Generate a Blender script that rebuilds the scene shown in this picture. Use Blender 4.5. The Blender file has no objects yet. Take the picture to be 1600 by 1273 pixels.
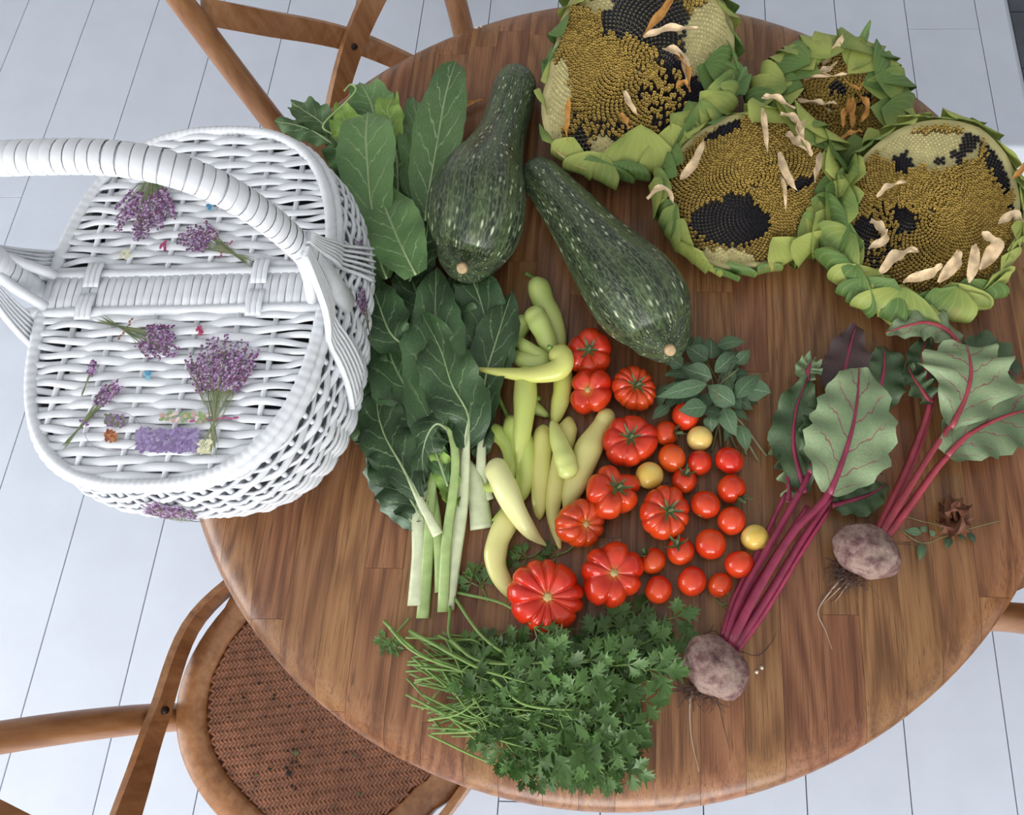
import bpy, bmesh, math, random
import numpy as np
from mathutils import Vector, Matrix
from mathutils import noise as mnoise
random.seed(11)
SC = bpy.context.scene
COL = SC.collection
PI = math.pi

# ---------------------------------------------------------------- camera
CAM = Vector((0.05015, -0.48425, 1.68165))
ROT = Matrix(((0.999373, -0.012013, 0.033311), (0.023135, 0.933675, -0.357373), (-0.026808, 0.357919, 0.933368)))
FPX, PPX, PPY, TOP = 1200.0, 984.0, 636.5, 0.75
cd = bpy.data.cameras.new('camera')
cam = bpy.data.objects.new('camera', cd)
COL.objects.link(cam)
cam.matrix_world = Matrix.Translation(CAM) @ ROT.to_4x4()
cd.sensor_fit = 'HORIZONTAL'
cd.sensor_width = 36.0
cd.lens = FPX / 1600 * 36.0
cd.shift_x = (800 - PPX) / 1600
cd.clip_start = 0.05
SC.camera = cam

# ---------------------------------------------------------------- light
world = bpy.data.worlds.new('daylight')
SC.world = world
world.use_nodes = True
wb = world.node_tree.nodes['Background']
wb.inputs[0].default_value = (0.80, 0.88, 1.0, 1)
wb.inputs[1].default_value = 1.0


def area(name, loc, target, sx, sy, power, col):
    l = bpy.data.lights.new(name, 'AREA')
    l.shape = 'RECTANGLE'
    l.size, l.size_y, l.energy, l.color = sx, sy, power, col
    o = bpy.data.objects.new(name, l)
    COL.objects.link(o)
    o.location = loc
    o.rotation_euler = (Vector(target) - Vector(loc)).to_track_quat('-Z', 'Y').to_euler()
    return o


area('window_daylight_west', (-3.72, -1.0, 1.62), (0, -1.0, 1.5), 2.2, 1.4, 92, (1.0, 0.985, 0.965))
area('window_daylight_south', (0.1, -3.52, 1.62), (0.1, 0, 1.5), 2.8, 1.4, 140, (1.0, 0.985, 0.965))
sl = bpy.data.lights.new('sun', 'SUN')
sl.energy, sl.angle, sl.color = 3.6, 0.009, (1.0, 0.96, 0.90)
sun = bpy.data.objects.new('sun', sl)
COL.objects.link(sun)
sun.rotation_euler = Vector((-1.0, 0.0, -1.0)).to_track_quat('-Z', 'Y').to_euler()
SC.view_settings.view_transform = 'Standard'
SC.view_settings.look = 'None'
SC.view_settings.exposure = -0.24
SC.view_settings.gamma = 1.0
SC.view_settings.use_curve_mapping = False


# ---------------------------------------------------------------- helpers
def at(px, py, h=0.0, top=TOP):
    """world point at height h above the table top (or above `top`) seen at photo position px, py"""
    d = ROT @ Vector(((px - PPX) / FPX, -(py - PPY) / FPX, -1.0))
    k = (top + h - CAM.z) / d.z
    return CAM + d * k


def m_per_px(px, py, h=0.0, top=TOP):
    return (at(px + 10, py, h, top) - at(px, py, h, top)).length / 10


def project(P):
    q = ROT.transposed() @ (Vector(P) - CAM)
    return PPX + FPX * q.x / -q.z, PPY - FPX * q.y / -q.z


def rnd(a, b):
    return random.uniform(a, b)


def srgb(r, g, b):
    f = lambda c: ((c / 255) / 12.92) if c / 255 <= 0.04045 else (((c / 255) + 0.055) / 1.055) ** 2.4
    return (f(r), f(g), f(b), 1.0)


def spline(pts, n):
    """Catmull-Rom through tuples/Vectors of any length, n samples"""
    P = np.array([tuple(p) for p in pts], float)
    if len(P) == 1:
        return P
    P = np.vstack([2 * P[0] - P[1], P, 2 * P[-1] - P[-2]])
    m = len(P) - 3
    out = []
    for i in range(n):
        t = i / (n - 1) * m
        k = min(int(t), m - 1)
        u = t - k
        a, b, c, d = P[k], P[k + 1], P[k + 2], P[k + 3]
        out.append(0.5 * ((2 * b) + (-a + c) * u + (2 * a - 5 * b + 4 * c - d) * u * u + (-a + 3 * b - 3 * c + d) * u ** 3))
    return np.array(out)


class MB:
    def __init__(s):
        s.v, s.f, s.c, s.uv = [], [], [], []

    def add(s, vs, fs, col=None, uv=None):
        k = len(s.v)
        s.v += [tuple(v) for v in vs]
        s.f += [tuple(i + k for i in f) for f in fs]
        n = len(vs)
        if col is None:
            s.c += [(1, 1, 1, 1)] * n
        elif isinstance(col, list):
            s.c += [tuple(c) for c in col]
        else:
            s.c += [tuple(col)] * n
        s.uv += list(uv) if uv is not None else [(0.0, 0.0)] * n
        return k

    def mesh(s, name, origin=(0, 0, 0), smooth=True, uv=False, col=False):
        me = bpy.data.meshes.new(name)
        o = Vector(origin)
        me.from_pydata([tuple(Vector(v) - o) for v in s.v], [], s.f)
        if smooth:
            me.polygons.foreach_set('use_smooth', [True] * len(me.polygons))
        if uv:
            l = me.uv_layers.new(name='UVMap')
            idx = np.zeros(len(me.loops), int)
            me.loops.foreach_get('vertex_index', idx)
            l.data.foreach_set('uv', np.array(s.uv, float)[idx].ravel())
        if col:
            a = me.color_attributes.new('Col', 'FLOAT_COLOR', 'POINT')
            a.data.foreach_set('color', np.array(s.c, float).ravel())
        me.update()
        return me

    def build(s, name, mat, parent=None, smooth=True, uv=False, col=False, origin=None):
        if origin is None:
            origin = (0, 0, 0)
            p = parent
            while p is not None:
                origin = Vector(origin) + p.location
                p = p.parent
        me = s.mesh(name, origin, smooth, uv, col)
        if mat:
            me.materials.append(mat)
        o = bpy.data.objects.new(name, me)
        COL.objects.link(o)
        if parent:
            o.parent = parent
        return o


def tag(o, label, cat, group=None):
    o['label'] = label
    o['category'] = cat
    if group:
        o['group'] = group
    return o


def thing(name, label, cat, loc, group=None):
    o = bpy.data.objects.new(name, None)
    o.empty_display_size = 0.05
    COL.objects.link(o)
    o.location = loc
    return tag(o, label, cat, group)


def place(name, me, parent, mat4=None):
    o = bpy.data.objects.new(name, me)
    COL.objects.link(o)
    o.parent = parent
    if mat4 is not None:
        o.matrix_basis = mat4
    return o


def top_mesh(mb, name, mat, label, cat, loc, group=None, **k):
    o = mb.build(name, mat, None, origin=loc, **k)
    o.location = loc
    return tag(o, label, cat, group)


def frames(pts, up=(0, 0, 1)):
    P = [Vector(p) for p in pts]
    n = len(P)
    T = []
    for i in range(n):
        a, b = P[max(0, i - 1)], P[min(n - 1, i + 1)]
        d = b - a
        T.append(d.normalized() if d.length > 1e-9 else Vector((0, 0, 1)))
    S = []
    u = Vector(up)
    s = T[0].cross(u)
    if s.length < 1e-4:
        s = T[0].cross(Vector((0, 1, 0)))
    s.normalize()
    for i in range(n):
        s = s - T[i] * s.dot(T[i])
        if s.length < 1e-6:
            s = T[i].orthogonal()
        s.normalize()
        S.append(s.copy())
    return P, T, S


def tube(mb, pts, rad, n=8, sx=1.0, sy=1.0, caps=True, closed=False, fn=None, col=None, uvseam=False, up=(0, 0, 1)):
    """sweep an ellipse along pts. rad: number, list or f(u). fn(u, angle) scales the radius"""
    P, T, S = frames(pts, up)
    m = len(P)
    cols = n + 1 if uvseam else n
    vs, uv = [], []
    for i in range(m):
        u = i / (m - 1)
        r = rad(u) if callable(rad) else (rad[i] if isinstance(rad, (list, np.ndarray)) else rad)
        N = S[i].cross(T[i])
        for j in range(cols):
            a = 2 * PI * j / n - PI / 2
            k = fn(u, a) if fn else 1.0
            vs.append(P[i] + (S[i] * math.cos(a) * sx + N * math.sin(a) * sy) * (r * k))
            uv.append((u, j / n))
    fs = []
    for i in range(m if closed else m - 1):
        i2 = (i + 1) % m
        for j in range(n):
            j2 = (j + 1) if uvseam else (j + 1) % n
            fs.append((i * cols + j, i * cols + j2, i2 * cols + j2, i2 * cols + j))
    if caps and not closed:
        fs.append(tuple(range(n - 1, -1, -1)))
        b = (m - 1) * cols
        fs.append(tuple(range(b, b + n)))
    mb.add(vs, fs, col, uv)
    return mb


def box(mb, x0, x1, y0, y1, z0, z1, bev=0.0, col=None):
    b = bev
    if b <= 0:
        v = [(x, y, z) for z in (z0, z1) for y in (y0, y1) for x in (x0, x1)]
        f = [(0, 2, 3, 1), (4, 5, 7, 6), (0, 1, 5, 4), (2, 6, 7, 3), (0, 4, 6, 2), (1, 3, 7, 5)]
        mb.add(v, f, col)
        return
    # top edges chamfered
    v = [(x0, y0, z0), (x1, y0, z0), (x1, y1, z0), (x0, y1, z0),
         (x0, y0, z1 - b), (x1, y0, z1 - b), (x1, y1, z1 - b), (x0, y1, z1 - b),
         (x0 + b, y0 + b, z1), (x1 - b, y0 + b, z1), (x1 - b, y1 - b, z1), (x0 + b, y1 - b, z1)]
    f = [(3, 2, 1, 0), (8, 9, 10, 11)]
    for i in range(4):
        j = (i + 1) % 4
        f += [(i, j, j + 4, i + 4), (i + 4, j + 4, j + 8, i + 8)]
    mb.add(v, f, col)


def blade(mb, path, half, nu=14, nv=8, cup=0.15, ruffle=0.0, rf=5.0, scallop=0.0, sf=9.0, zmin=None, twist=0.0, seed=0, flat=0.0, side=None, col=None, lobes=None):
    """leaf surface along a 3D path; half(u) half width; cup>0 lifts the edges"""
    pts = spline(path, nu)
    P, T, S = frames(pts)
    ph = seed * 1.7
    vs, uv = [], []
    for i in range(nu):
        u = i / (nu - 1)
        s = side.copy() if side is not None else T[i].cross(Vector((0, 0, 1)))
        if s.length < 0.05:
            s = S[i]
        s.normalize()
        tw = twist(u) if callable(twist) else twist
        if tw:
            s = Matrix.Rotation(tw, 3, T[i]) @ s
        N = s.cross(T[i]).normalized()
        w = half(u)
        for j in range(nv + 1):
            v = j / nv * 2 - 1
            e = 1.0 + scallop * math.sin(sf * u * 2 * PI + ph + (1.3 if v > 0 else 0))
            if scallop:
                e *= 1.0 + 2.2 * scallop * mnoise.noise(Vector((u * 5.0 + seed * 2.3, 7.0 if v > 0 else -7.0, seed)))
            if lobes:
                e *= lobes(u, v)
            x = v * w * (1 + (e - 1) * abs(v))
            z = cup * w * (abs(v) ** 1.6)
            z += ruffle * (abs(v) ** 1.5) * math.sin(rf * u * 2 * PI + ph + (2.0 if v > 0 else 0.0))
            z += ruffle * 0.5 * mnoise.noise(Vector((u * 4 + seed * 3.1, v * 1.6, seed)))
            q = P[i] + s * x + N * z
            if zmin is not None and q.z < zmin:
                q.z = zmin + 0.0008 * (1 + v * 0.3)
            vs.append(q)
            uv.append((u, j / nv))
    fs = []
    c = nv + 1
    for i in range(nu - 1):
        for j in range(nv):
            fs.append((i * c + j, i * c + j + 1, (i + 1) * c + j + 1, (i + 1) * c + j))
    mb.add(vs, fs, col, uv)
    return mb


# ---------------------------------------------------------------- materials
class NT:
    def __init__(s, name):
        s.m = bpy.data.materials.new(name)
        s.m.use_nodes = True
        s.t = s.m.node_tree
        s.b = s.t.nodes['Principled BSDF']

    def n(s, typ, **kw):
        nd = s.t.nodes.new('ShaderNode' + typ)
        for k, v in kw.items():
            setattr(nd, k, v)
        return nd

    def put(s, sock, v):
        if isinstance(v, bpy.types.NodeSocket):
            s.t.links.new(v, sock)
        elif isinstance(v, bpy.types.Node):
            s.t.links.new(v.outputs[0], sock)
        else:
            sock.default_value = v

    def math(s, op, a, b=0.0, c=None, clamp=False):
        nd = s.n('Math', operation=op, use_clamp=clamp)
        s.put(nd.inputs[0], a)
        s.put(nd.inputs[1], b)
        if c is not None:
            s.put(nd.inputs[2], c)
        return nd.outputs[0]

    def mix(s, f, a, b, bt='MIX'):
        nd = s.n('Mix', data_type='RGBA', blend_type=bt)
        s.put(nd.inputs[0], f)
        s.put(nd.inputs[6], a)
        s.put(nd.inputs[7], b)
        return nd.outputs[2]

    def ramp(s, f, stops):
        nd = s.n('ValToRGB')
        s.put(nd.inputs[0], f)
        cr = nd.color_ramp
        while len(cr.elements) < len(stops):
            cr.elements.new(0.5)
        for e, (p, c) in zip(cr.elements, stops):
            e.position = p
            e.color = c if len(c) == 4 else (*c, 1)
        return nd.outputs[0]

    def noise(s, vec=None, scale=5.0, detail=3.0, rough=0.55, dist=0.0):
        nd = s.n('TexNoise')
        if vec is not None:
            s.put(nd.inputs['Vector'], vec)
        nd.inputs['Scale'].default_value = scale
        nd.inputs['Detail'].default_value = detail
        nd.inputs['Roughness'].default_value = rough
        nd.inputs['Distortion'].default_value = dist
        return nd.outputs[0]

    def voro(s, vec=None, scale=5.0, feature='F1', rand=1.0):
        nd = s.n('TexVoronoi', feature=feature)
        if vec is not None:
            s.put(nd.inputs['Vector'], vec)
        nd.inputs['Scale'].default_value = scale
        nd.inputs['Randomness'].default_value = rand
        return nd

    def map(s, vec, scale=(1, 1, 1), loc=(0, 0, 0)):
        nd = s.n('Mapping')
        s.put(nd.inputs[0], vec)
        nd.inputs['Scale'].default_value = scale
        s.put(nd.inputs['Location'], loc)
        return nd.outputs[0]

    def obj(s):
        return s.n('TexCoord').outputs['Object']

    def uvc(s):
        return s.n('TexCoord').outputs['UV']

    def rand(s):
        return s.n('ObjectInfo').outputs['Random']

    def smooth(s, x, a, b):
        nd = s.n('MapRange', interpolation_type='SMOOTHSTEP')
        s.put(nd.inputs[0], x)
        s.put(nd.inputs[1], a)
        s.put(nd.inputs[2], b)
        return nd.outputs[0]

    def bump(s, h, strength=0.3, dist=0.002):
        nd = s.n('Bump')
        nd.inputs['Strength'].default_value = strength
        nd.inputs['Distance'].default_value = dist
        s.put(nd.inputs['Height'], h)
        s.t.links.new(nd.outputs[0], s.b.inputs['Normal'])

    def out(s, col, rough=0.5, spec=0.5, **kw):
        s.put(s.b.inputs['Base Color'], col)
        s.put(s.b.inputs['Roughness'], rough)
        s.put(s.b.inputs['Specular IOR Level'], spec)
        for k, v in kw.items():
            s.put(s.b.inputs[k.replace('_', ' ')], v)
        return s.m


def plain(name, c, rough=0.5, spec=0.5, var=0.12, scale=40.0, bump=0.0, bd=0.001, objvar=0.0, **kw):
    t = NT(name)
    nz = t.noise(t.obj(), scale, 3)
    dark = tuple(x * (1 - var) for x in c[:3]) + (1,)
    lite = tuple(min(1, x * (1 + var)) for x in c[:3]) + (1,)
    col = t.ramp(nz, [(0.3, dark), (0.7, lite)])
    if objvar:
        hs = t.n('HueSaturation')
        t.put(hs.inputs['Color'], col)
        t.put(hs.inputs['Value'], t.math('MULTIPLY_ADD', t.rand(), objvar * 2, 1 - objvar))
        col = hs.outputs[0]
    if bump:
        t.bump(nz, bump, bd)
    return t.out(col, rough, spec, **kw)


def vcol(name, rough=0.6, spec=0.3, **kw):
    t = NT(name)
    a = t.n('VertexColor', layer_name='Col')
    return t.out(a.outputs[0], rough, spec, **kw)


def leafmat(name, c1, c2, vein, nveins=7.0, slope=1.1, vw=0.10, rib=0.05, rough=0.42, spec=0.45, spots=None, latw=0.55, noise_scale=9.0):
    t = NT(name)
    uv = t.uvc()
    sp = t.n('SeparateXYZ')
    t.put(sp.inputs[0], uv)
    u, v = sp.outputs[0], sp.outputs[1]
    a = t.math('ABSOLUTE', t.math('MULTIPLY_ADD', v, 2.0, -1.0))
    wob = t.noise(t.map(uv, (5, 5, 5), t.n('ObjectInfo').outputs['Location']), 1.5, 2)
    s = t.math('SUBTRACT', t.math('MULTIPLY', u, nveins), t.math('MULTIPLY', a, slope))
    s = t.math('ADD', s, t.math('MULTIPLY', wob, 0.8))
    sgn = t.math('MULTIPLY', t.math('GREATER_THAN', v, 0.5), 0.45)
    fr = t.math('FRACT', t.math('ADD', s, sgn))
    d = t.math('ABSOLUTE', t.math('SUBTRACT', fr, 0.5))
    lat = t.math('SUBTRACT', 1.0, t.smooth(d, vw * 0.25, vw))
    lat = t.math('MULTIPLY', lat, t.math('SUBTRACT', 1.0, t.smooth(a, 0.45, 0.95)))
    mid = t.math('SUBTRACT', 1.0, t.smooth(a, rib * 0.5, rib * 1.3))
    net = t.voro(t.map(uv, (26, 18, 1)), 1.0, 'DISTANCE_TO_EDGE')
    fine = t.math('SUBTRACT', 1.0, t.smooth(net.outputs[0], 0.0, 0.08))
    nz = t.noise(t.map(t.obj(), (1, 1, 1)), noise_scale, 4)
    base = t.mix(t.smooth(nz, 0.35, 0.68), c1, c2)
    hs = t.n('HueSaturation')
    t.put(hs.inputs['Color'], base)
    t.put(hs.inputs['Value'], t.math('MULTIPLY_ADD', t.rand(), 0.5, 0.75))
    base = hs.outputs[0]
    col = t.mix(t.math('MULTIPLY', fine, 0.12), base, vein)
    col = t.mix(t.math('MULTIPLY', lat, latw), col, vein)
    col = t.mix(t.math('MULTIPLY', mid, 0.9), col, vein)
    if spots:
        col = t.mix(t.smooth(t.noise(t.obj(), 60, 2), 0.66, 0.72), col, spots)
    h = t.math('ADD', t.math('MULTIPLY', lat, -1.0), t.math('MULTIPLY', fine, -0.35))
    t.bump(t.math('ADD', h, t.math('MULTIPLY', nz, 0.6)), 0.45, 0.0012)
    return t.out(col, rough, spec)


def woodmat(name, dark, mid, light, ring=9.0, rough=0.38, axis=1, spec=0.45, rvar=0.35, along=0.35):
    """straight-grained wood; grain runs along `axis` of the object coordinates, each object shifts the pattern"""
    t = NT(name)
    o = t.obj()
    r = t.rand()
    cx = t.n('CombineXYZ')
    t.put(cx.inputs[0], t.math('MULTIPLY', r, 37.0))
    t.put(cx.inputs[1], t.math('MULTIPLY', r, 91.0))
    t.put(cx.inputs[2], t.math('MULTIPLY', r, 53.0))
    st = [1.0, 1.0, 1.0]
    st[axis] = 0.11
    v = t.map(o, tuple(st), cx.outputs[0])
    big = t.noise(v, ring, 2.0, 0.5)
    rings = t.math('MULTIPLY_ADD', t.math('SINE', t.math('MULTIPLY', big, 78.0)), 0.5, 0.5)
    st2 = [620.0, 620.0, 620.0]
    st2[axis] = 11.0
    fib = t.noise(t.map(o, tuple(st2), cx.outputs[0]), 1.0, 3.0, 0.6)
    st3 = [130.0, 130.0, 130.0]
    st3[axis] = 2.5
    band = t.noise(t.map(o, tuple(st3), cx.outputs[0]), 1.0, 2.0)
    k = t.math('ADD', t.math('MULTIPLY', rings, 0.20), t.math('ADD', t.math('MULTIPLY', fib, 0.50), t.math('MULTIPLY', band, 0.34)))
    col = t.ramp(k, [(0.34, dark), (0.50, mid), (0.70, light)])
    st4 = [760.0, 760.0, 760.0]
    st4[axis] = 16.0
    pore = t.smooth(t.noise(t.map(o, tuple(st4), cx.outputs[0]), 1.0, 2.0, 0.5), 0.56, 0.68)
    late = t.smooth(rings, 0.62, 0.98)
    col = t.mix(t.math('MULTIPLY', pore, t.math('MULTIPLY_ADD', late, 0.45, 0.30)), col, tuple(c * 0.55 for c in dark[:3]) + (1,))
    hs = t.n('HueSaturation')
    t.put(hs.inputs['Color'], col)
    t.put(hs.inputs['Value'], t.math('MULTIPLY_ADD', t.math('FRACT', t.math('MULTIPLY', r, 7.31)), rvar, 1 - rvar * 0.5))
    t.put(hs.inputs['Hue'], t.math('MULTIPLY_ADD', t.math('FRACT', t.math('MULTIPLY', r, 17.7)), 0.016, 0.492))
    t.bump(k, 0.12, 0.0006)
    return t.out(hs.outputs[0], rough, spec)


M = {}
M['oak'] = woodmat('oiled_oak', srgb(96, 60, 36), srgb(130, 87, 55), srgb(151, 108, 72), 10.0, 0.32, rvar=0.22)
M['oak_chair'] = woodmat('honey_wood', srgb(120, 72, 40), srgb(158, 103, 62), srgb(182, 130, 86), 14.0, 0.34, axis=2, rvar=0.15)
M['oak_dark'] = plain('dark_glue', srgb(62, 40, 27), 0.7)
M['rattan'] = plain('brown_cane', srgb(164, 110, 82), 0.38, var=0.3, scale=60, objvar=0.2)
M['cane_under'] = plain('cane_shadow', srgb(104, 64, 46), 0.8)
M['floor'] = plain('white_floor_paint', srgb(192, 199, 212), 0.42, var=0.03, scale=9, objvar=0.025)
M['seam'] = plain('floor_gap', srgb(70, 72, 78), 0.9)
M['wall'] = plain('wall_paint', srgb(226, 226, 224), 0.8, var=0.03, scale=4)
M['frame'] = plain('window_paint', srgb(235, 235, 235), 0.4, var=0.03)
M['slate'] = plain('charcoal', srgb(66, 70, 78), 0.7, var=0.2, scale=14)
M['white'] = plain('white_wicker_paint', srgb(217, 220, 225), 0.42, 0.4, var=0.05, scale=70, objvar=0.04)
M['white_dim'] = plain('wicker_gap_shade', srgb(186, 188, 194), 0.8, var=0.1)  # greyer white stands for the shade in the gaps of the weave
M['screw'] = plain('dark_screw', srgb(58, 46, 40), 0.4, Metallic=0.6)
# ---------------------------------------------------------------- the room
def struct(o):
    o['kind'] = 'structure'
    return o


X0, X1, Y0, Y1, ZC = -3.8, 2.6, -3.6, 3.0, 2.6
FX = 1.045                                    # east edge of the white boards
b = MB()
box(b, X0, X1, Y0, Y1, -0.06, -0.014)
floor = struct(b.build('floor', M['seam'], smooth=False))
g = 0.0011
k = -22
while True:
    xa = 0.355 + 0.2015 * k
    xb = xa + 0.2015
    k += 1
    if xb < X0:
        continue
    if xa > FX - 0.01:
        break
    xa_, xb_ = max(xa, X0), min(xb, FX)
    ends = [Y0]
    y = Y0 + rnd(0.3, 1.6)
    ym = (xa + xb) / 2
    if abs(ym - 0.857) < 0.05:
        ends += [-0.9, at(1470, 45, 0, 0).y]
    elif abs(ym + 1.76) < 0.05:
        ends += [-1.2, at(80, 308, 0, 0).y]
    else:
        while y < Y1 - 0.4:
            if not (-1.6 < ym < 0.9 and 0.7 < y < 1.5) and not (ym < -0.7 and -1.0 < y < 0.9) and not (ym > 0.3 and -0.9 < y < -0.2):
                ends.append(y)
            y += rnd(1.4, 2.0)
    ends.append(Y1)
    for i in range(len(ends) - 1):
        b = MB()
        box(b, xa_ + g, xb_ - g, ends[i] + g * 0.7, ends[i + 1] - g * 0.7, -0.014, 0.0, 0.0007)
        b.build('floor_board', M['floor'], floor, smooth=False)
b = MB()
tube(b, [(FX + 0.002, y, -0.010) for y in (Y0, Y1)], 0.0105, 12)
tr = struct(b.build('trim_1', M['floor']))
b = MB()
for i in range(12):
    box(b, FX + 0.014, X1 - 0.02, 0.35 + i * 0.21, 0.35 + (i + 1) * 0.21 - 0.004, -0.014, -0.006, 0.001)
top_mesh(b, 'floor_mat', M['slate'], 'charcoal grey floor mat beyond the edge of the white boards', 'mat', (1.8, 1.6, -0.014), smooth=False)


def wall(name, axis, pos, a0, a1, holes, thick):
    """wall along x or y with rectangular openings (a0,a1,z0,z1)"""
    b = MB()
    cuts = sorted(holes)
    def seg(s0, s1, z0, z1):
        if s1 - s0 < 1e-4 or z1 - z0 < 1e-4:
            return
        p0, p1 = sorted((pos, pos + thick))
        if axis == 'x':
            box(b, s0, s1, p0, p1, z0, z1)
        else:
            box(b, p0, p1, s0, s1, z0, z1)
    s = a0
    for h0, h1, z0, z1 in cuts:
        seg(s, h0, 0 - 0.06, ZC)
        seg(h0, h1, -0.06, z0)
        seg(h0, h1, z1, ZC)
        s = h1
    seg(s, a1, -0.06, ZC)
    return struct(b.build(name, M['wall'], smooth=False))


WW = (-2.15, 0.15, 0.9, 2.35)
WS = (-1.35, 1.55, 0.9, 2.35)
DE = (-0.75, 0.915, -0.014, 1.775)
wall('wall_west', 'y', X0, Y0, Y1, [WW], -0.12)
wall('wall_south', 'x', Y0, X0 - 0.12, X1 + 0.12, [WS], -0.12)
wall('wall_east', 'y', X1, Y0, Y1, [DE], 0.12)
wall('wall_north', 'x', Y1, X0 - 0.12, X1 + 0.12, [], 0.12)
b = MB()
box(b, X0 - 0.12, X1 + 0.12, Y0 - 0.12, Y1 + 0.12, ZC, ZC + 0.1)
struct(b.build('ceiling', M['wall'], smooth=False))


def window(name, axis, pos, a0, a1, z0, z1, bars):
    b = MB()
    w = 0.05
    def bar(s0, s1, q0, q1):
        if axis == 'x':
            box(b, s0, s1, pos - 0.03, pos + 0.03, q0, q1)
        else:
            box(b, pos - 0.03, pos + 0.03, s0, s1, q0, q1)
    bar(a0, a1, z0, z0 + w)
    bar(a0, a1, z1 - w, z1)
    bar(a0, a0 + w, z0 + w, z1 - w)
    bar(a1 - w, a1, z0 + w, z1 - w)
    for i in range(1, bars):
        s = a0 + (a1 - a0) * i / bars
        bar(s - w / 2, s + w / 2, z0 + w, z1 - w)
    return struct(b.build(name, M['frame'], smooth=False))


window('window_1', 'y', X0 - 0.06, *WW, 2)
window('window_2', 'x', Y0 - 0.06, *WS, 3)

# ---------------------------------------------------------------- the table
RT, TT = 0.600, 0.036
table = thing('round_table', 'round oak table with a stave-glued top, laid with garden vegetables', 'table', (0, 0, 0))
prof = [(0.02, 0.0), (RT - 0.060, 0.0), (RT - 0.046, -0.0003), (RT - 0.034, -0.0012), (RT - 0.025, -0.0026), (RT - 0.017, -0.0050), (RT - 0.010, -0.0086), (RT - 0.005, -0.0130), (RT - 0.0015, -0.0180), (RT, -0.024), (RT - 0.002, -0.031), (RT - 0.007, -TT)]
disc = bmesh.new()
NS = 144
rings = []
for r, z in prof:
    rings.append([disc.verts.new((r * math.cos(2 * PI * i / NS), r * math.sin(2 * PI * i / NS), TOP + z)) for i in range(NS)])
for a, c in zip(rings[:-1], rings[1:]):
    for i in range(NS):
        j = (i + 1) % NS
        disc.faces.new((a[i], c[i], c[j], a[j]))
disc.faces.new(rings[0])
disc.faces.new(list(reversed(rings[-1])))
bmesh.ops.recalc_face_normals(disc, faces=disc.faces)
tt = bpy.data.objects.new('tabletop', bpy.data.meshes.new('tabletop'))
core = MB()
N2 = 96
core.add([((RT - 0.03) * math.cos(2 * PI * i / N2), (RT - 0.03) * math.sin(2 * PI * i / N2), z) for z in (TOP - 0.030, TOP - 0.010) for i in range(N2)],
         [tuple(range(N2 - 1, -1, -1)), tuple(range(N2, 2 * N2))] + [(i, (i + 1) % N2, N2 + (i + 1) % N2, N2 + i) for i in range(N2)])
tabletop = core.build('tabletop', M['oak_dark'], table, smooth=False)
tilt = 0.02
GAP = 0.00018
x = -0.615
rt = random.Random(5)
while x < 0.6:
    w = rt.choice((0.040, 0.044, 0.048, 0.05))
    xa, xb = x, x + w
    x = xb
    ys = []
    y = -0.64 - rt.uniform(0, 0.25)
    while y < 0.64:
        l = rt.choice((0.22, 0.31, 0.42, 0.5))
        ys.append((y, y + l))
        y += l
    for ya, yb in ys:
        mx = max(min(abs(xa), abs(xb)) if xa * xb > 0 else 0, 0)
        my = max(min(abs(ya), abs(yb)) if ya * yb > 0 else 0, 0)
        if math.hypot(mx, my) > RT - 0.004:
            continue
        bm = disc.copy()
        ok = True
        for co, no in (((xa + GAP, 0, 0), (-1, 0, 0)), ((xb - GAP, 0, 0), (1, 0, 0)), ((0, ya + GAP, 0), (0, -1, 0)), ((0, yb - GAP, 0), (0, 1, 0))):
            res = bmesh.ops.bisect_plane(bm, geom=bm.verts[:] + bm.edges[:] + bm.faces[:], plane_co=co, plane_no=no, clear_outer=True)
            ed = [e for e in res['geom_cut'] if isinstance(e, bmesh.types.BMEdge)]
            if not bm.faces:
                ok = False
                break
            if ed:
                bmesh.ops.holes_fill(bm, edges=[e for e in bm.edges if e.is_boundary], sides=0)
        if ok and len(bm.faces) > 3:
            me = bpy.data.meshes.new('stave')
            bm.to_mesh(me)
            me.materials.append(M['oak'])
            me.polygons.foreach_set('use_smooth', [True] * len(me.polygons))
            me.set_sharp_from_angle(angle=math.radians(35))
            place('stave', me, tabletop)
        bm.free()
disc.free()
b = MB()
tube(b, [(0, 0, z) for z in (0.055, 0.09, 0.12, 0.3, 0.5, 0.62, 0.68, TOP - 0.0365)], [0.085, 0.075, 0.05, 0.042, 0.045, 0.055, 0.09, 0.15], 24)
b.build('pedestal', M['oak_chair'], table)
for i in range(4):
    b = MB()
    a = math.radians(35) + i * PI / 2
    d = Vector((math.cos(a), math.sin(a), 0))
    tube(b, [d * 0.05 + Vector((0, 0, 0.075)), d * 0.16 + Vector((0, 0, 0.07)), d * 0.28 + Vector((0, 0, 0.03)), d * 0.33 + Vector((0, 0, 0.0205))], [0.032, 0.030, 0.024, 0.020], 12)
    b.build('foot', M['oak_chair'], table)


# ---------------------------------------------------------------- chairs
def seat_outline(n, rx=0.235, ry=0.232, inset=0.0):
    out = []
    for i in range(n):
        a = 2 * PI * i / n
        c, s = math.cos(a), math.sin(a)
        k = 1.0 / (abs(c) ** 2.35 + abs(s) ** 2.35) ** (1 / 2.35)
        fl = 1.0 if s > 0 else 1.0 - 0.05 * abs(s)
        out.append((c * k * (rx - inset) * (0.97 if s < 0 else 1.0), s * k * (ry - inset) * fl))
    return out


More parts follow.
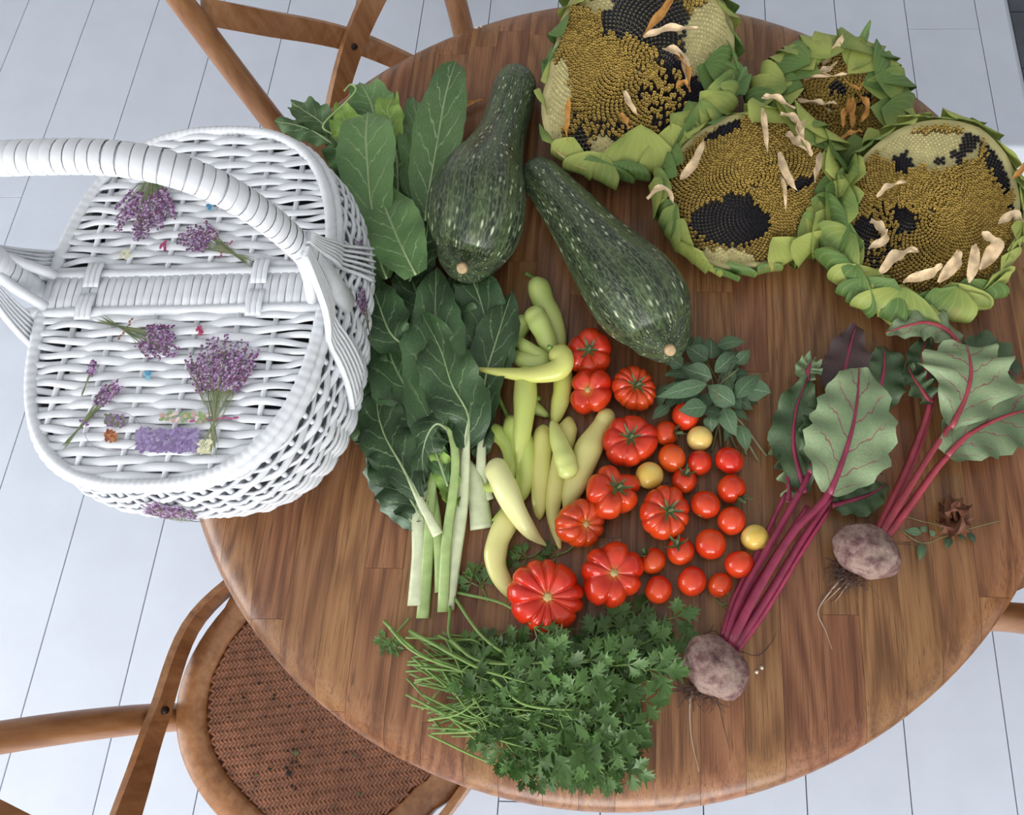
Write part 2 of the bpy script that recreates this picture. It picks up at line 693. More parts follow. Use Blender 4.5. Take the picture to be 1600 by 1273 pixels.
def make_chair():
    root = bpy.data.objects.new('cross_back_chair', None)
    COL.objects.link(root)
    root.empty_display_size = 0.1
    n = 72
    o1, o2 = seat_outline(n), seat_outline(n, inset=0.042)
    b = MB()
    zz = 0.46
    rows = [(o2, zz - 0.028), (o1, zz - 0.028), ([(x * 1.012, y * 1.012) for x, y in o1], zz - 0.014), (o1, zz - 0.003), ([(x * 0.985, y * 0.985) for x, y in o1], zz), ([(x * 1.02, y * 1.02) for x, y in o2], zz - 0.001), (o2, zz - 0.006)]
    vs = [(x, y, z) for pts, z in rows for x, y in pts]
    fs = []
    for r in range(len(rows)):
        r2 = (r + 1) % len(rows)
        for i in range(n):
            j = (i + 1) % n
            fs.append((r * n + i, r * n + j, r2 * n + j, r2 * n + i))
    b.add(vs, fs)
    b.build('seat_frame', M['oak_chair_x'], root)
    # cane panel : backing plus herringbone strands
    b = MB()
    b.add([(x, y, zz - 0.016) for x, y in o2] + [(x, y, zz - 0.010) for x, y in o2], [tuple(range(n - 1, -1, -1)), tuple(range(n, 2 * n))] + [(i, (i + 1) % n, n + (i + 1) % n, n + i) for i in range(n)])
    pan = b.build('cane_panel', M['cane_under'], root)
    b = MB()
    p = 0.0044
    L, W = p * 1.95, p * 0.42
    ca, sa = math.cos(0.5), math.sin(0.5)
    for i in range(-56, 57):
        for j in range(-56, 57):
            x, y = i * p, j * p
            q = math.hypot(x, y)
            if q > 0.235:
                continue
            an = math.atan2(y, x)
            oo = o2[int(round(an / (2 * PI) * n)) % n]
            if q > math.hypot(*oo) - p * 0.6:
                continue
            m4 = (i - j) % 4
            if m4 == 0:
                u = Vector((1, 0, 0))
            elif m4 == 2:
                u = Vector((0, 1, 0))
            else:
                continue
            w = Vector((-u.y, u.x, 0))
            c0 = Vector((x, y, zz - 0.0078))
            z3 = Vector((0, 0, 0.0022))
            a_ = [c0 - u * L - w * W - z3, c0 - u * L + w * W - z3, c0 - w * W * 1.1 + z3 * 0.4, c0 + w * W * 1.1 + z3 * 0.4, c0 + u * L - w * W - z3, c0 + u * L + w * W - z3, c0 - u * L * 0.4 + z3, c0 + u * L * 0.4 + z3]
            b.add(a_, [(0, 2, 7, 6), (0, 6, 1), (1, 6, 7, 3), (2, 4, 7), (4, 5, 7), (5, 3, 7)])
    st = b.build('cane_weave', M['rattan'], pan)
    st['kind'] = 'stuff'
    # legs and posts
    for s in (-1, 1):
        b = MB()
        tube(b, spline([(s * 0.150, 0.155, 0.435), (s * 0.165, 0.172, 0.2), (s * 0.18, 0.185, 0.0)], 8), [0.019, 0.019, 0.0185, 0.018, 0.017, 0.016, 0.015, 0.014], 12)
        b.build('front_leg', M['oak_chair_x'], root)
        b = MB()
        tube(b, spline([(s * 0.20, -0.235, 0.0), (s * 0.188, -0.200, 0.25), (s * 0.180, -0.188, 0.47), (s * 0.196, -0.218, 0.68), (s * 0.212, -0.268, 0.90)], 24), lambda u: 0.0175 + 0.0035 * math.sin(u * PI) if u < 0.9 else 0.019 - 0.02 * (u - 0.9), 14)
        pst = b.build('back_post', M['oak_chair_x'], root)
        b = MB()
        # curved strap : seat side, round the post, across the back to the other post
        path = spline([(s * 0.243, 0.070, 0.448), (s * 0.240, -0.06, 0.474), (s * 0.164, -0.166, 0.505), (s * 0.108, -0.212, 0.547), (0.0, -0.262 + 0.0068 * s, 0.645), (-s * 0.12, -0.2580, 0.755), (-s * 0.190, -0.255, 0.815)], 40)
        P, T, S_ = frames(path)
        vs, fs = [], []
        for i in range(len(P)):
            # thin in the direction away from the chair axis, wide along height
            outw = Vector((P[i].x, P[i].y + 0.02, 0))
            outw = (outw - T[i] * outw.dot(T[i])).normalized()
            wd = T[i].cross(outw).normalized()
            hw, ht = 0.0195, 0.0055
            for a_, c_ in ((-1, -1), (1, -1), (1, 1), (-1, 1)):
                vs.append(P[i] + wd * hw * a_ + outw * ht * c_)
        m = len(P)
        for i in range(m - 1):
            for j in range(4):
                fs.append((i * 4 + j, i * 4 + (j + 1) % 4, i * 4 + 4 + (j + 1) % 4, i * 4 + 4 + j))
        fs += [(3, 2, 1, 0), (m * 4 - 4, m * 4 - 3, m * 4 - 2, m * 4 - 1)]
        b.add(vs, fs)
        strap = b.build('strap', M['oak_chair_x'], root, smooth=False)
        b = MB()
        if s == 1:
            tube(b, [(0, -0.272, 0.645), (0, -0.2760, 0.6455)], 0.006, 12)
        else:
            tube(b, [(0, -0.252, 0.645), (0, -0.2475, 0.6445)], 0.006, 12)
        b.build('screw', M['screw'], strap)
        b = MB()
        tube(b, [(s * 0.164, -0.163, 0.505), (s * 0.1585, -0.156, 0.508)], 0.0055, 10)
        b.build('screw', M['screw'], pst)
    b = MB()
    pth = spline([(-0.236, -0.255, 0.885), (-0.14, -0.288, 0.905), (0, -0.303, 0.912), (0.14, -0.288, 0.905), (0.236, -0.255, 0.885)], 20)
    tube(b, pth, 0.021, 12, sx=0.6, sy=1.25)
    b.build('top_rail', M['oak_chair_x'], root)
    b = MB()
    hoop = [(0.172 * math.cos(a), 0.172 * math.sin(a) - 0.01, 0.22) for a in [2 * PI * i / 40 for i in range(40)]]
    tube(b, hoop, 0.010, 10, closed=True)
    b.build('stretcher_hoop', M['oak_chair_x'], root)
    return root


def copy_tree(o, parent=None):
    c = o.copy()
    COL.objects.link(c)
    c.parent = parent
    for ch in list(o.children):
        copy_tree(ch, c)
    return c


t = NT('bent_wood')
nz = t.noise(t.map(t.obj(), (90, 90, 12)), 1.0, 3)
nb = t.noise(t.map(t.obj(), (18, 18, 3)), 1.0, 2)
M['oak_chair_x'] = t.out(t.ramp(t.math('ADD', t.math('MULTIPLY', nz, 0.6), t.math('MULTIPLY', nb, 0.4)), [(0.3, srgb(122, 78, 46)), (0.5, srgb(154, 106, 67)), (0.72, srgb(178, 131, 90))]), 0.33)
proto = make_chair()
CH = [((-0.430, -0.482, 0), -PI / 2 - 0.0 + math.radians(233) + PI, 'honey wood cross-back chair with woven cane seat strewn with crumbs', 0),
      ((-0.352, 0.392, 0), math.radians(125) + PI / 2, 'honey wood cross-back chair pushed in behind the leafy greens and squash', 0),
      ((-0.55, 1.90, 0), math.radians(95) + PI / 2, 'wooden chair standing off from the table, only a leg tip in view', 0),
      ((0.465, -0.106, 0), math.radians(-28) + PI / 2, 'wooden chair tucked under the table edge beside the beetroot', 0)]
chairs = []
for i, (loc, rz, lab, _) in enumerate(CH):
    c = proto if i == 0 else copy_tree(proto)
    c.location = loc
    c.rotation_euler = (0, 0, rz)
    tag(c, lab, 'chair', 'cross-back chairs around the table')
    chairs.append(c)
# crumbs of soil and leaf on the cane seat
M['soil'] = plain('dry_soil', srgb(52, 40, 34), 0.9)
M['crumbgreen'] = plain('leaf_crumb', srgb(88, 104, 62), 0.8)
M['crumbwhite'] = plain('white_crumb', srgb(228, 222, 208), 0.8)


def crumb(p, r, mat, label, group, seed):
    bm = bmesh.new()
    bmesh.ops.create_icosphere(bm, subdivisions=1, radius=r)
    for v in bm.verts:
        v.co *= 1 + 0.45 * mnoise.noise(v.co * (1.2 / r) + Vector((seed, 0, 0)))
        v.co.z *= 0.6
    me = bpy.data.meshes.new('crumb')
    bm.to_mesh(me)
    bm.free()
    me.materials.append(mat)
    o = bpy.data.objects.new('crumb', me)
    COL.objects.link(o)
    o.location = p + Vector((0, 0, r * 0.5))
    o.rotation_euler = (0, 0, seed)
    return tag(o, label, 'crumb', group)


rc = random.Random(3)
for i in range(46):
    px, py = rc.gauss(465, 45), rc.gauss(1150, 55)
    if i < 3:
        px, py = [(465, 1175), (452, 1208), (360, 1093)][i]
    if not (340 < px < 600 and 1040 < py < 1262) or (px - 340) * 0.62 + 985 > py:
        continue
    crumb(at(px, py, -0.2935), rc.choice((0.0015, 0.002, 0.0026)) * (1.9 if i < 2 else 1), M['soil'] if i % 4 else M['crumbgreen'], 'dark crumb of soil or dried leaf on the cane seat', 'crumbs on the cane seat', i)
for i, (px, py) in enumerate([(752, 42), (745, 44), (1182, 1050), (1190, 1043)]):
    crumb(at(px, py), 0.0022, M['crumbwhite'], 'tiny white crumb on bare oak ' + ('near the far table edge' if i < 2 else 'beside the beetroot with long bare stalks'), 'white crumbs by the far edge' if i < 2 else 'white crumbs by the beetroot', i)
# ---------------------------------------------------------------- picnic basket
BX, BY, BR = -0.478, -0.066, math.radians(2.0)
HB = 0.176                                    # rim height above the table
HX, HY = 0.160, 0.224
basket = thing('picnic_basket', 'white wicker picnic basket with two lids, arched handle and lavender decoupage', 'basket', (BX, BY, TOP))
basket.rotation_euler = (0, 0, BR)


class LMB(MB):
    """mesh in basket-local coordinates"""
    def build(s, name, mat, parent=None, **k):
        return MB.build(s, name, mat, parent, origin=(0, 0, 0), **k)


def outline(a, scale=1.0, p=2.9):
    c, s = math.cos(a), math.sin(a)
    k = 1.0 / (abs(c) ** p + abs(s) ** p) ** (1 / p)
    return c * k * HX * scale, s * k * HY * scale


def body_scale(z):
    t = z / HB
    return 0.84 + 0.34 * t - 0.20 * t * t + 0.07 * math.sin(t * PI)


# stakes, weavers, base
NST = 46
liner = LMB()
nl = 64
rows = [(0.004, 0.80)] + [(HB * i / 8, body_scale(HB * i / 8) - 0.035) for i in range(0, 9)]
vs = []
for z, sc in rows:
    vs += [(*outline(2 * PI * i / nl, sc), max(z, 0.004)) for i in range(nl)]
fs = [(r * nl + i, r * nl + (i + 1) % nl, (r + 1) * nl + (i + 1) % nl, (r + 1) * nl + i) for r in range(len(rows) - 1) for i in range(nl)]
fs.append(tuple(range(nl - 1, -1, -1)))
liner.add(vs, fs)
liner.build('gap_liner', M['white_dim'], basket)  # added liner behind the weavers, toned like their shaded gaps
for i in range(NST):
    a = 2 * PI * (i + 0.5) / NST
    lb = LMB()
    pts = [(*outline(a, body_scale(HB * q / 7) - 0.004), 0.006 + (HB - 0.006) * q / 7) for q in range(8)]
    tube(lb, pts, 0.0034, 6)
    lb.build('stake', M['white'], basket)
NW = 21
for j in range(NW):
    z = 0.006 + (HB - 0.016) * j / (NW - 1)
    sc = body_scale(z)
    nseg = NST * 4
    pts = []
    for i in range(nseg):
        a = 2 * PI * i / nseg
        x, y = outline(a, sc)
        d = Vector((x, y, 0)).normalized()
        w = math.cos(a * NST / 2 - PI * 0.5 * 0 + (PI if j % 2 else 0) - PI / 2)
        off = 0.0040 * w
        pts.append((x + d.x * off, y + d.y * off, z + 0.0015 * math.sin(3 * a + j * 1.3)))
    lb = LMB()
    tube(lb, pts, 0.0042, 6, sx=0.55, sy=1.08, closed=True)
    lb.build('weaver', M['white'], basket)


def wrapped(lb, pts, r, pitch, depth=0.16, n=10, closed=False, sx=1.0, sy=1.0):
    L = sum((Vector(a) - Vector(c)).length for a, c in zip(pts[:-1], pts[1:]))
    m = max(8, int(L / pitch * 4))
    q = spline(pts, m)
    tube(lb, q, r, n, sx=sx, sy=sy, closed=closed, fn=lambda u, a: 1.0 - depth * (1 if int(round(u * (m - 1))) % 4 == 0 else 0))


# rim of the body : plaited border
lb = LMB()
rim = [(*outline(2 * PI * i / 80, body_scale(HB) + 0.012), HB) for i in range(81)]
wrapped(lb, rim, 0.0078, 0.013, 0.12)
lb.build('rim', M['white'], basket)

LZ = HB + 0.010


def lid(sgn):
    y_in = 0.0235 * sgn
    root = None
    # frame : along the hinge side and round the outside
    A = []
    scl = 1.0
    n = 40
    for i in range(n + 1):
        a = (PI * i / n) if sgn > 0 else -(PI * i / n)
        x, y = outline(a, scl, 2.6)
        if abs(y) < abs(y_in):
            y = y_in
        A.append((x * 0.985, y, LZ))
    lb = LMB()
    wrapped(lb, A + [A[0]], 0.0066, 0.012, 0.10)
    root = lb.build('lid_frame', M['white'], basket)
    P = 0.0087
    k = int((HY - 0.0235) / P)
    ribs = [-0.118, -0.074, -0.028, 0.02, 0.066, 0.108]
    def xlim(y):
        t = min(abs(y) / HY, 1.0)
        return HX * 0.985 * (1 - t ** 2.6) ** (1 / 2.6)
    for i in range(1, k):
        y = y_in + sgn * i * P
        xl = xlim(y)
        if xl < 0.02:
            continue
        pts = []
        m = 56
        for q in range(m + 1):
            x = -xl + 2 * xl * q / m
            # over / under the ribs
            ph = 0
            for r_ in range(len(ribs) - 1):
                if ribs[r_] <= x <= ribs[r_ + 1]:
                    ph = r_ + (x - ribs[r_]) / (ribs[r_ + 1] - ribs[r_])
            if x < ribs[0]:
                ph = (x - ribs[0]) / 0.045
            if x > ribs[-1]:
                ph = len(ribs) - 1 + (x - ribs[-1]) / 0.045
            w = math.cos(PI * (ph + i))
            pts.append((x, y + (0.0007 + 0.0022 * (abs(x) / HX) ** 2) * math.sin(PI * ph + i * 0.9) + 0.0007 * math.sin(i * 5.1 + x * 30), LZ + 0.0027 * w))
        lb = LMB()
        tube(lb, pts, [0.0039 + 0.0012 * max(0.0, 1 - (p[0] / 0.125) ** 4) for p in pts], 8, sx=1.0, sy=0.42)
        lb.build('weaver', M['white'], root)
    for x in ribs:
        yl = HY * (1 - min(abs(x) / HX, 1) ** 2.6) ** (1 / 2.6)
        lb = LMB()
        tube(lb, [(x, y_in, LZ), (x, sgn * yl, LZ)], 0.0030, 6)
        lb.build('rib', M['white'], root)
    lb = LMB()
    prt = [(x, y_in + sgn * 0.004) for x in (-0.112, 0.084)] + [(0.084, sgn * 0.178), (0.05, sgn * 0.204), (-0.05, sgn * 0.206), (-0.112, sgn * 0.165)]
    lb.add([(x, y, LZ - 0.0042) for x, y in prt] + [(x, y, LZ - 0.0036) for x, y in prt], [tuple(range(6)), tuple(range(11, 5, -1))] + [(i, (i + 1) % 6, 6 + (i + 1) % 6, 6 + i) for i in range(6)])
    lb.build('paper_lining', M['white'], root, smooth=False)
    # bindings tying the lid to the centre band
    for x in (-0.105, 0.085):
        lb = LMB()
        for dx in (-0.006, 0.0, 0.006):
            tube(lb, spline([(x + dx, sgn * 0.004, LZ + 0.0085), (x + dx, sgn * 0.022, LZ + 0.010), (x + dx, sgn * 0.036, LZ + 0.0075)], 7), 0.0032, 6, sx=1.0, sy=0.4)
        lb.build('hinge_binding', M['white'], root)
    return root


lid_up, lid_lo = lid(1), lid(-1)
# centre band wrapped with flat strips
lb = LMB()
box(lb, -HX * 1.0, HX * 0.99, -0.019, 0.019, LZ - 0.007, LZ + 0.0035)
band = lb.build('center_band', M['white'], basket, smooth=False)
lb = LMB()
nw = 36
wv = []
for i in range(6):
    pass
prof_ = [(-0.0208, LZ - 0.0085), (-0.0215, LZ - 0.002), (-0.0195, LZ + 0.0045), (-0.01, LZ + 0.0062), (0.01, LZ + 0.0062), (0.0195, LZ + 0.0045), (0.0215, LZ - 0.002), (0.0208, LZ - 0.0085)]
sw = 2 * HX / nw
vs = []
for y, z in prof_:
    for x, dz in ((-0.48, -0.0012), (-0.3, 0.0), (0.3, 0.0), (0.46, -0.0012)):
        vs.append((x * sw, y, z + dz * (1 if z > LZ else 0)))
m = len(prof_)
lb.add(vs, [(r * 4 + c, (r + 1) * 4 + c, (r + 1) * 4 + c + 1, r * 4 + c + 1) for r in range(m - 1) for c in range(3)])
wm = lb.mesh('band_wrap')
wm.materials.append(M['white'])
for i in range(nw):
    place('band_wrap', wm, band, Matrix.Translation((-HX + (i + 0.5) * sw, 0, rnd(-0.0003, 0.0003))) @ Matrix.Rotation(rnd(-0.03, 0.03), 4, 'Z'))

# handle
HA = 0.412
arch = []
for i in range(41):
    a = PI * i / 40
    c, s = math.cos(a), math.sin(a)
    arch.append((HX * 1.05 * math.copysign(abs(c) ** 0.62, c), 0.002, 0.150 + (HA - 0.150) * abs(s) ** 0.66))
hd = LMB()
tube(hd, arch, 0.0115, 12, sx=0.80, sy=1.30, up=(0, 1, 0))
handle = hd.build('handle', M['white'], basket)
# wraps round the handle : every strip is a short flat ring
acc = [0.0]
for a, c in zip(arch[:-1], arch[1:]):
    acc.append(acc[-1] + (Vector(a) - Vector(c)).length)
Ltot = acc[-1]
P_, T_, S_ = frames(arch, (0, 1, 0))
ring = LMB()
rn = 14
wd = 0.0098
vs, fs = [], []
for x, k in ((-0.49, 0.96), (-0.36, 1.0), (0.36, 1.0), (0.47, 0.97)):
    for j in range(rn):
        a = 2 * PI * j / rn
        vs.append((0.0172 * k * math.cos(a), 0.0112 * k * math.sin(a), x * wd))
for r in range(3):
    for j in range(rn):
        fs.append((r * rn + j, r * rn + (j + 1) % rn, (r + 1) * rn + (j + 1) % rn, (r + 1) * rn + j))
ring.add(vs, fs)
rm = ring.mesh('handle_wrap')
rm.materials.append(M['white'])
nwr = int(Ltot / wd)
for i in range(nwr):
    d = (i + 0.5) / nwr * Ltot
    if d < 0.09 or d > Ltot - 0.05:
        continue
    k = max(q for q in range(len(acc)) if acc[q] <= d)
    k = min(k, len(arch) - 2)
    u = (d - acc[k]) / (acc[k + 1] - acc[k])
    p = Vector(arch[k]).lerp(Vector(arch[k + 1]), u)
    T = T_[k].lerp(T_[k + 1], u).normalized()
    Y = Vector((0, 1, 0))
    Z = T.cross(Y).normalized()
    m4 = Matrix(((Y.x, Z.x, T.x, p.x), (Y.y, Z.y, T.y, p.y), (Y.z, Z.z, T.z, p.z), (0, 0, 0, 1)))
    place('handle_wrap', rm, handle, m4 @ Matrix.Rotation(rnd(-0.06, 0.06), 4, 'X'))
# each handle foot splits into two bundles of strands that run down the outside of the body
for sgn in (-1, 1):
    for sy in (-1, 1):
        for q in range(6):
            lb = LMB()
            y1 = sy * (0.062 + q * 0.0095)
            y0 = sy * (0.003 + q * 0.0022)
            pts = []
            for i in range(10):
                u = i / 9
                z = 0.275 - (0.275 - 0.095) * u
                y = y0 + (y1 - y0) * u ** 1.15
                xr = HX * body_scale(min(z, HB)) * (1 - (abs(y) / HY) ** 2.9) ** (1 / 2.9) + 0.0095
                k = min(1.0, max(0.0, (z - HB) / 0.03))
                pts.append((sgn * (xr * (1 - k) + (HX * 1.05 + 0.006) * k), y, z))
            tube(lb, spline(pts, 16), 0.0040, 6, sx=1.0, sy=0.55)
            lb.build('handle_strand', M['white'], handle)
    for dy in (-0.020, 0.020):
        lb = LMB()
        tube(lb, spline([(sgn * HX * 1.03, dy * 0.25, 0.280), (sgn * HX * 1.0, dy * 0.7, 0.235), (sgn * HX * 0.93, dy, LZ + 0.010)], 8), 0.0058, 8)
        lb.build('handle_brace', M['white'], handle)

# ---- decoupage : flat paper prints glued on the wicker
M['print'] = vcol('decoupage_print', 0.55, 0.3)
PURP = [srgb(124, 84, 128), srgb(96, 60, 98), srgb(146, 110, 156), srgb(112, 62, 92), srgb(160, 132, 172), srgb(84, 54, 90), srgb(186, 166, 194)]
GRN = [srgb(108, 118, 82), srgb(84, 98, 66), srgb(132, 136, 100)]


def lidpt(px, py):
    """photo position -> basket-local xy at the lid surface"""
    w = at(px, py, LZ + 0.007)
    d = Matrix.Rotation(-BR, 3, 'Z') @ (w - Vector((BX, BY, TOP)))
    return Vector((d.x, d.y, 0))


def surf_lid(p):
    return Vector((p.x, p.y, LZ + 0.0072)), Vector((0, 0, 1)), Vector((1, 0, 0))


def dab(lb, surf, p, dx, dy, col, a):
    q, nrm, ex = surf(p)
    ey = nrm.cross(ex)
    c, s = math.cos(a), math.sin(a)
    u, v = ex * c + ey * s, ey * c - ex * s
    k = rnd(0.0001, 0.0007)
    vs = [q + nrm * k + u * dx * math.cos(t) + v * dy * math.sin(t) for t in [2 * PI * i / 6 for i in range(6)]]
    lb.add(vs, [tuple(range(6))], col)


def line(lb, surf, a, c, w, col):
    d = (c - a)
    dab(lb, surf, (a + c) / 2, d.length / 2, w, col, math.atan2(d.y, d.x))


def print_bouquet(parent, surf, base, tip, spread, nfl, stems=0.35, ribbon=None, rs=None, tail=0.45):
    """bundle of lavender: stems from before base, flower spikes to tip"""
    lb = LMB()
    d = tip - base
    L = d.length
    u = d.normalized()
    v = Vector((-u.y, u.x, 0))
    for i in range(14):
        k = rnd(-1, 1)
        line(lb, surf, base - u * L * tail * rnd(0.7, 1.0) - v * k * spread * 0.35, base + u * L * rnd(0.3, 0.5) + v * k * spread * 0.55, 0.0007, random.choice(GRN))
    nsp = max(5, nfl // 11)
    for i in range(nsp):
        k = -1 + 2 * (i + rnd(0.2, 0.8)) / nsp
        e = 1.0 - 0.22 * abs(k) ** 2 - rnd(0, 0.34)
        p1 = base + u * L * e + v * k * spread * 1.0
        p0 = base + u * L * 0.12 + v * k * spread * 0.25
        line(lb, surf, p0, p1, 0.0004, random.choice(GRN))
        for w in range(11):
            f = 0.40 + 0.60 * w / 10
            p = p0.lerp(p1, f)
            wd_ = 0.0030 * (1 - 0.55 * w / 10)
            for q in range(3):
                dab(lb, surf, p + v * rnd(-1, 1) * wd_ + u * rnd(-1, 1) * 0.0015, rnd(0.0010, 0.0020), rnd(0.0008, 0.0014), random.choice(PURP), rnd(0, 3))
    if ribbon:
        for k in (-1, 1):
            for q in range(4):
                line(lb, surf, base + v * k * q * spread * 0.16, base + v * k * (q + 1.1) * spread * 0.16 + u * 0.002 * math.sin(q * 2), 0.0015, ribbon)
    o = lb.build('lavender_print', M['print'], parent, smooth=False, col=True)
    return o


def blot(parent, surf, px, py, w, h, cols, n, name='paper_motif'):
    lb = LMB()
    for i in range(n):
        p = lidpt(px + rnd(-w, w), py + rnd(-h, h))
        dab(lb, surf, p, rnd(0.0016, 0.0034), rnd(0.0014, 0.0024), random.choice(cols), rnd(0, 3))
    return lb.build(name, M['print'], parent, smooth=False, col=True)


S = surf_lid
print_bouquet(lid_lo, S, lidpt(335, 655), lidpt(352, 522), 0.040, 520, ribbon=srgb(168, 84, 128))
print_bouquet(lid_lo, S, lidpt(197, 514), lidpt(284, 547), 0.022, 170, ribbon=srgb(140, 100, 80), tail=0.6)
print_bouquet(lid_lo, S, lidpt(132, 660), lidpt(198, 578), 0.010, 80, ribbon=srgb(120, 80, 140), tail=0.55)
print_bouquet(lid_lo, S, lidpt(135, 600), lidpt(152, 556), 0.003, 14)
print_bouquet(lid_up, S, lidpt(238, 266), lidpt(220, 376), 0.037, 520, tail=0.25)
print_bouquet(lid_up, S, lidpt(352, 390), lidpt(284, 357), 0.021, 190, ribbon=srgb(150, 90, 110), tail=0.75)
print_bouquet(lid_up, S, lidpt(392, 318), lidpt(370, 296), 0.008, 30)
blot(lid_lo, S, 312, 517, 5, 6, [srgb(176, 74, 110), srgb(150, 50, 90)], 8, 'butterfly_print')
blot(lid_lo, S, 231, 585, 6, 6, [srgb(120, 186, 210), srgb(86, 150, 190)], 8, 'butterfly_print')
blot(lid_lo, S, 262, 688, 48, 18, [srgb(140, 122, 164), srgb(128, 108, 152), srgb(152, 138, 176)], 420, 'cushion_print')
blot(lid_lo, S, 290, 652, 38, 7, [srgb(140, 160, 110), srgb(214, 196, 190), srgb(190, 160, 150)], 60, 'foliage_print')
blot(lid_lo, S, 322, 694, 11, 14, [srgb(222, 220, 186), srgb(206, 206, 170)], 40, 'tag_print')
blot(lid_lo, S, 174, 681, 8, 9, [srgb(150, 84, 60), srgb(176, 120, 76), srgb(126, 66, 50)], 34, 'flowerpot_print')
blot(lid_lo, S, 179, 657, 14, 9, [srgb(120, 96, 132), srgb(104, 110, 88), srgb(150, 130, 160)], 60, 'potted_herb_print')
blot(lid_up, S, 254, 385, 6, 6, [srgb(168, 70, 110), srgb(140, 60, 100)], 8, 'butterfly_print')
blot(lid_up, S, 328, 326, 5, 5, [srgb(110, 176, 206), srgb(76, 130, 170)], 8, 'butterfly_print')
blot(lid_up, S, 195, 398, 8, 6, [srgb(222, 222, 190), srgb(214, 210, 180)], 12, 'tag_print')
lbx = LMB()
for i in range(60):
    a = 2 * PI * i / 60
    p0 = lidpt(178 + 45 * math.cos(a), 674 + 31 * math.sin(a))
    p1 = lidpt(178 + 45 * math.cos(a + 0.11), 674 + 31 * math.sin(a + 0.11))
    line(lbx, S, p0, p1, 0.00045, srgb(150, 130, 150))
lbx.build('ring_print', M['print'], lid_lo, smooth=False, col=True)


def surf_body(p):
    """p.x = angle in radians * 0.2, p.y = height"""
    a = p.x / 0.2
    z = p.y
    sc = body_scale(z)
    x, y = outline(a, sc)
    x2, y2 = outline(a + 0.02, sc)
    x3, y3 = outline(a, body_scale(z + 0.004))
    ex = Vector((x2 - x, y2 - y, 0)).normalized()
    ez = Vector((x3 - x, y3 - y, 0.004)).normalized()
    n = ex.cross(ez).normalized()
    return Vector((x, y, z)) + n * 0.0078, n, ex


print_bouquet(basket, surf_body, Vector((-PI / 2 * 0.2 - 0.006, 0.085, 0)), Vector((-PI / 2 * 0.2 - 0.004, 0.155, 0)), 0.032, 260)
print_bouquet(basket, surf_body, Vector((0.002, 0.095, 0)), Vector((0.026, 0.135, 0)), 0.014, 110, ribbon=srgb(160, 110, 100), tail=0.7)
print_bouquet(basket, surf_body, Vector((0.062, 0.11, 0)), Vector((0.075, 0.15, 0)), 0.012, 70)
# ---------------------------------------------------------------- squash
def squashmat():
    t = NT('squash_skin')
    uv = t.uvc()
    v = t.map(uv, (7.0, 40.0, 1.0))
    sp = t.voro(t.map(uv, (34, 50, 1)), 1.0)
    sp2 = t.voro(t.map(uv, (60, 110, 1)), 1.0)
    gate = t.noise(t.map(uv, (4, 14, 1)), 1.0, 3)
    s1 = t.math('MULTIPLY', t.math('SUBTRACT', 1.0, t.smooth(sp.outputs[0], 0.10, 0.30)), t.smooth(gate, 0.36, 0.56))
    s2 = t.math('MULTIPLY', t.math('SUBTRACT', 1.0, t.smooth(sp2.outputs[0], 0.22, 0.42)), 0.75)
    streak = t.smooth(t.noise(t.map(uv, (10, 150, 1)), 1.0, 3, 0.6, 0.4), 0.52, 0.68)
    spx = t.n('SeparateXYZ')
    t.put(spx.inputs[0], uv)
    st = t.math('SINE', t.math('MULTIPLY', spx.outputs[1], 2 * PI * 10))
    net = t.voro(t.map(uv, (52, 74, 1)), 1.0, 'DISTANCE_TO_EDGE')
    netl = t.math('SUBTRACT', 1.0, t.smooth(net.outputs[0], 0.02, 0.13))
    base = t.mix(t.smooth(t.math('ADD', t.math('MULTIPLY', st, 0.25), t.noise(v, 1.0, 3)), 0.3, 0.8), srgb(32, 44, 34), srgb(58, 74, 46))
    col = t.mix(t.math('MULTIPLY', streak, 0.40), base, srgb(132, 148, 112))
    col = t.mix(t.math('MULTIPLY', netl, 0.24), col, srgb(128, 142, 106))
    col = t.mix(t.math('MULTIPLY', s2, 0.34), col, srgb(150, 164, 120))
    col = t.mix(t.math('MULTIPLY', s1, 0.95), col, srgb(196, 206, 170))
    t.bump(st, 0.25, 0.001)
    return t.out(col, 0.36, 0.4)


M['squash'] = squashmat()
M['squash_scar'] = plain('squash_stem_scar', srgb(184, 158, 120), 0.8, var=0.25, scale=150)


def squash(label, path, scar_px, group):
    """path of (px, py, half width px)"""
    P = spline(path, 40)
    mids, rad = [], []
    for x, y, r in P:
        rw = max(r, 1.0) * m_per_px(x, y, 0.04)
        p = at(x, y, 0.0)
        mids.append((x, y, rw))
        rad.append(rw)
    rmax = max(rad)
    hs = [max(r, rmax * 0.42) * 0.98 for r in rad]
    hs = [max(h, r) for h, r in zip(hs, rad)]
    hs = [max(h, rmax * (1.28 - 0.62 * i / 10)) if i < 10 else h for i, h in enumerate(hs)]
    pts = [at(x, y, h + 0.001) for (x, y, _), h in zip(mids, hs)]
    base = Vector((pts[20].x, pts[20].y, TOP))
    root = thing('squash', label, 'squash', base, group)
    b = MB()
    tube(b, pts, rad, 60, uvseam=True, fn=lambda u, a: 1.0 + 0.016 * math.cos(10 * a) * math.sin(u * PI))
    b.build('skin', M['squash'], root, uv=True)
    d = (pts[0] - pts[3]).normalized()
    b = MB()
    tube(b, [pts[0] - d * 0.006, pts[0] + d * 0.004, pts[0] + d * 0.0055], [0.008, 0.0068, 0.0045], 10, fn=lambda u, a: 1 + 0.12 * math.cos(5 * a))
    b.build('stem_scar', M['squash_scar'], root)
    return root


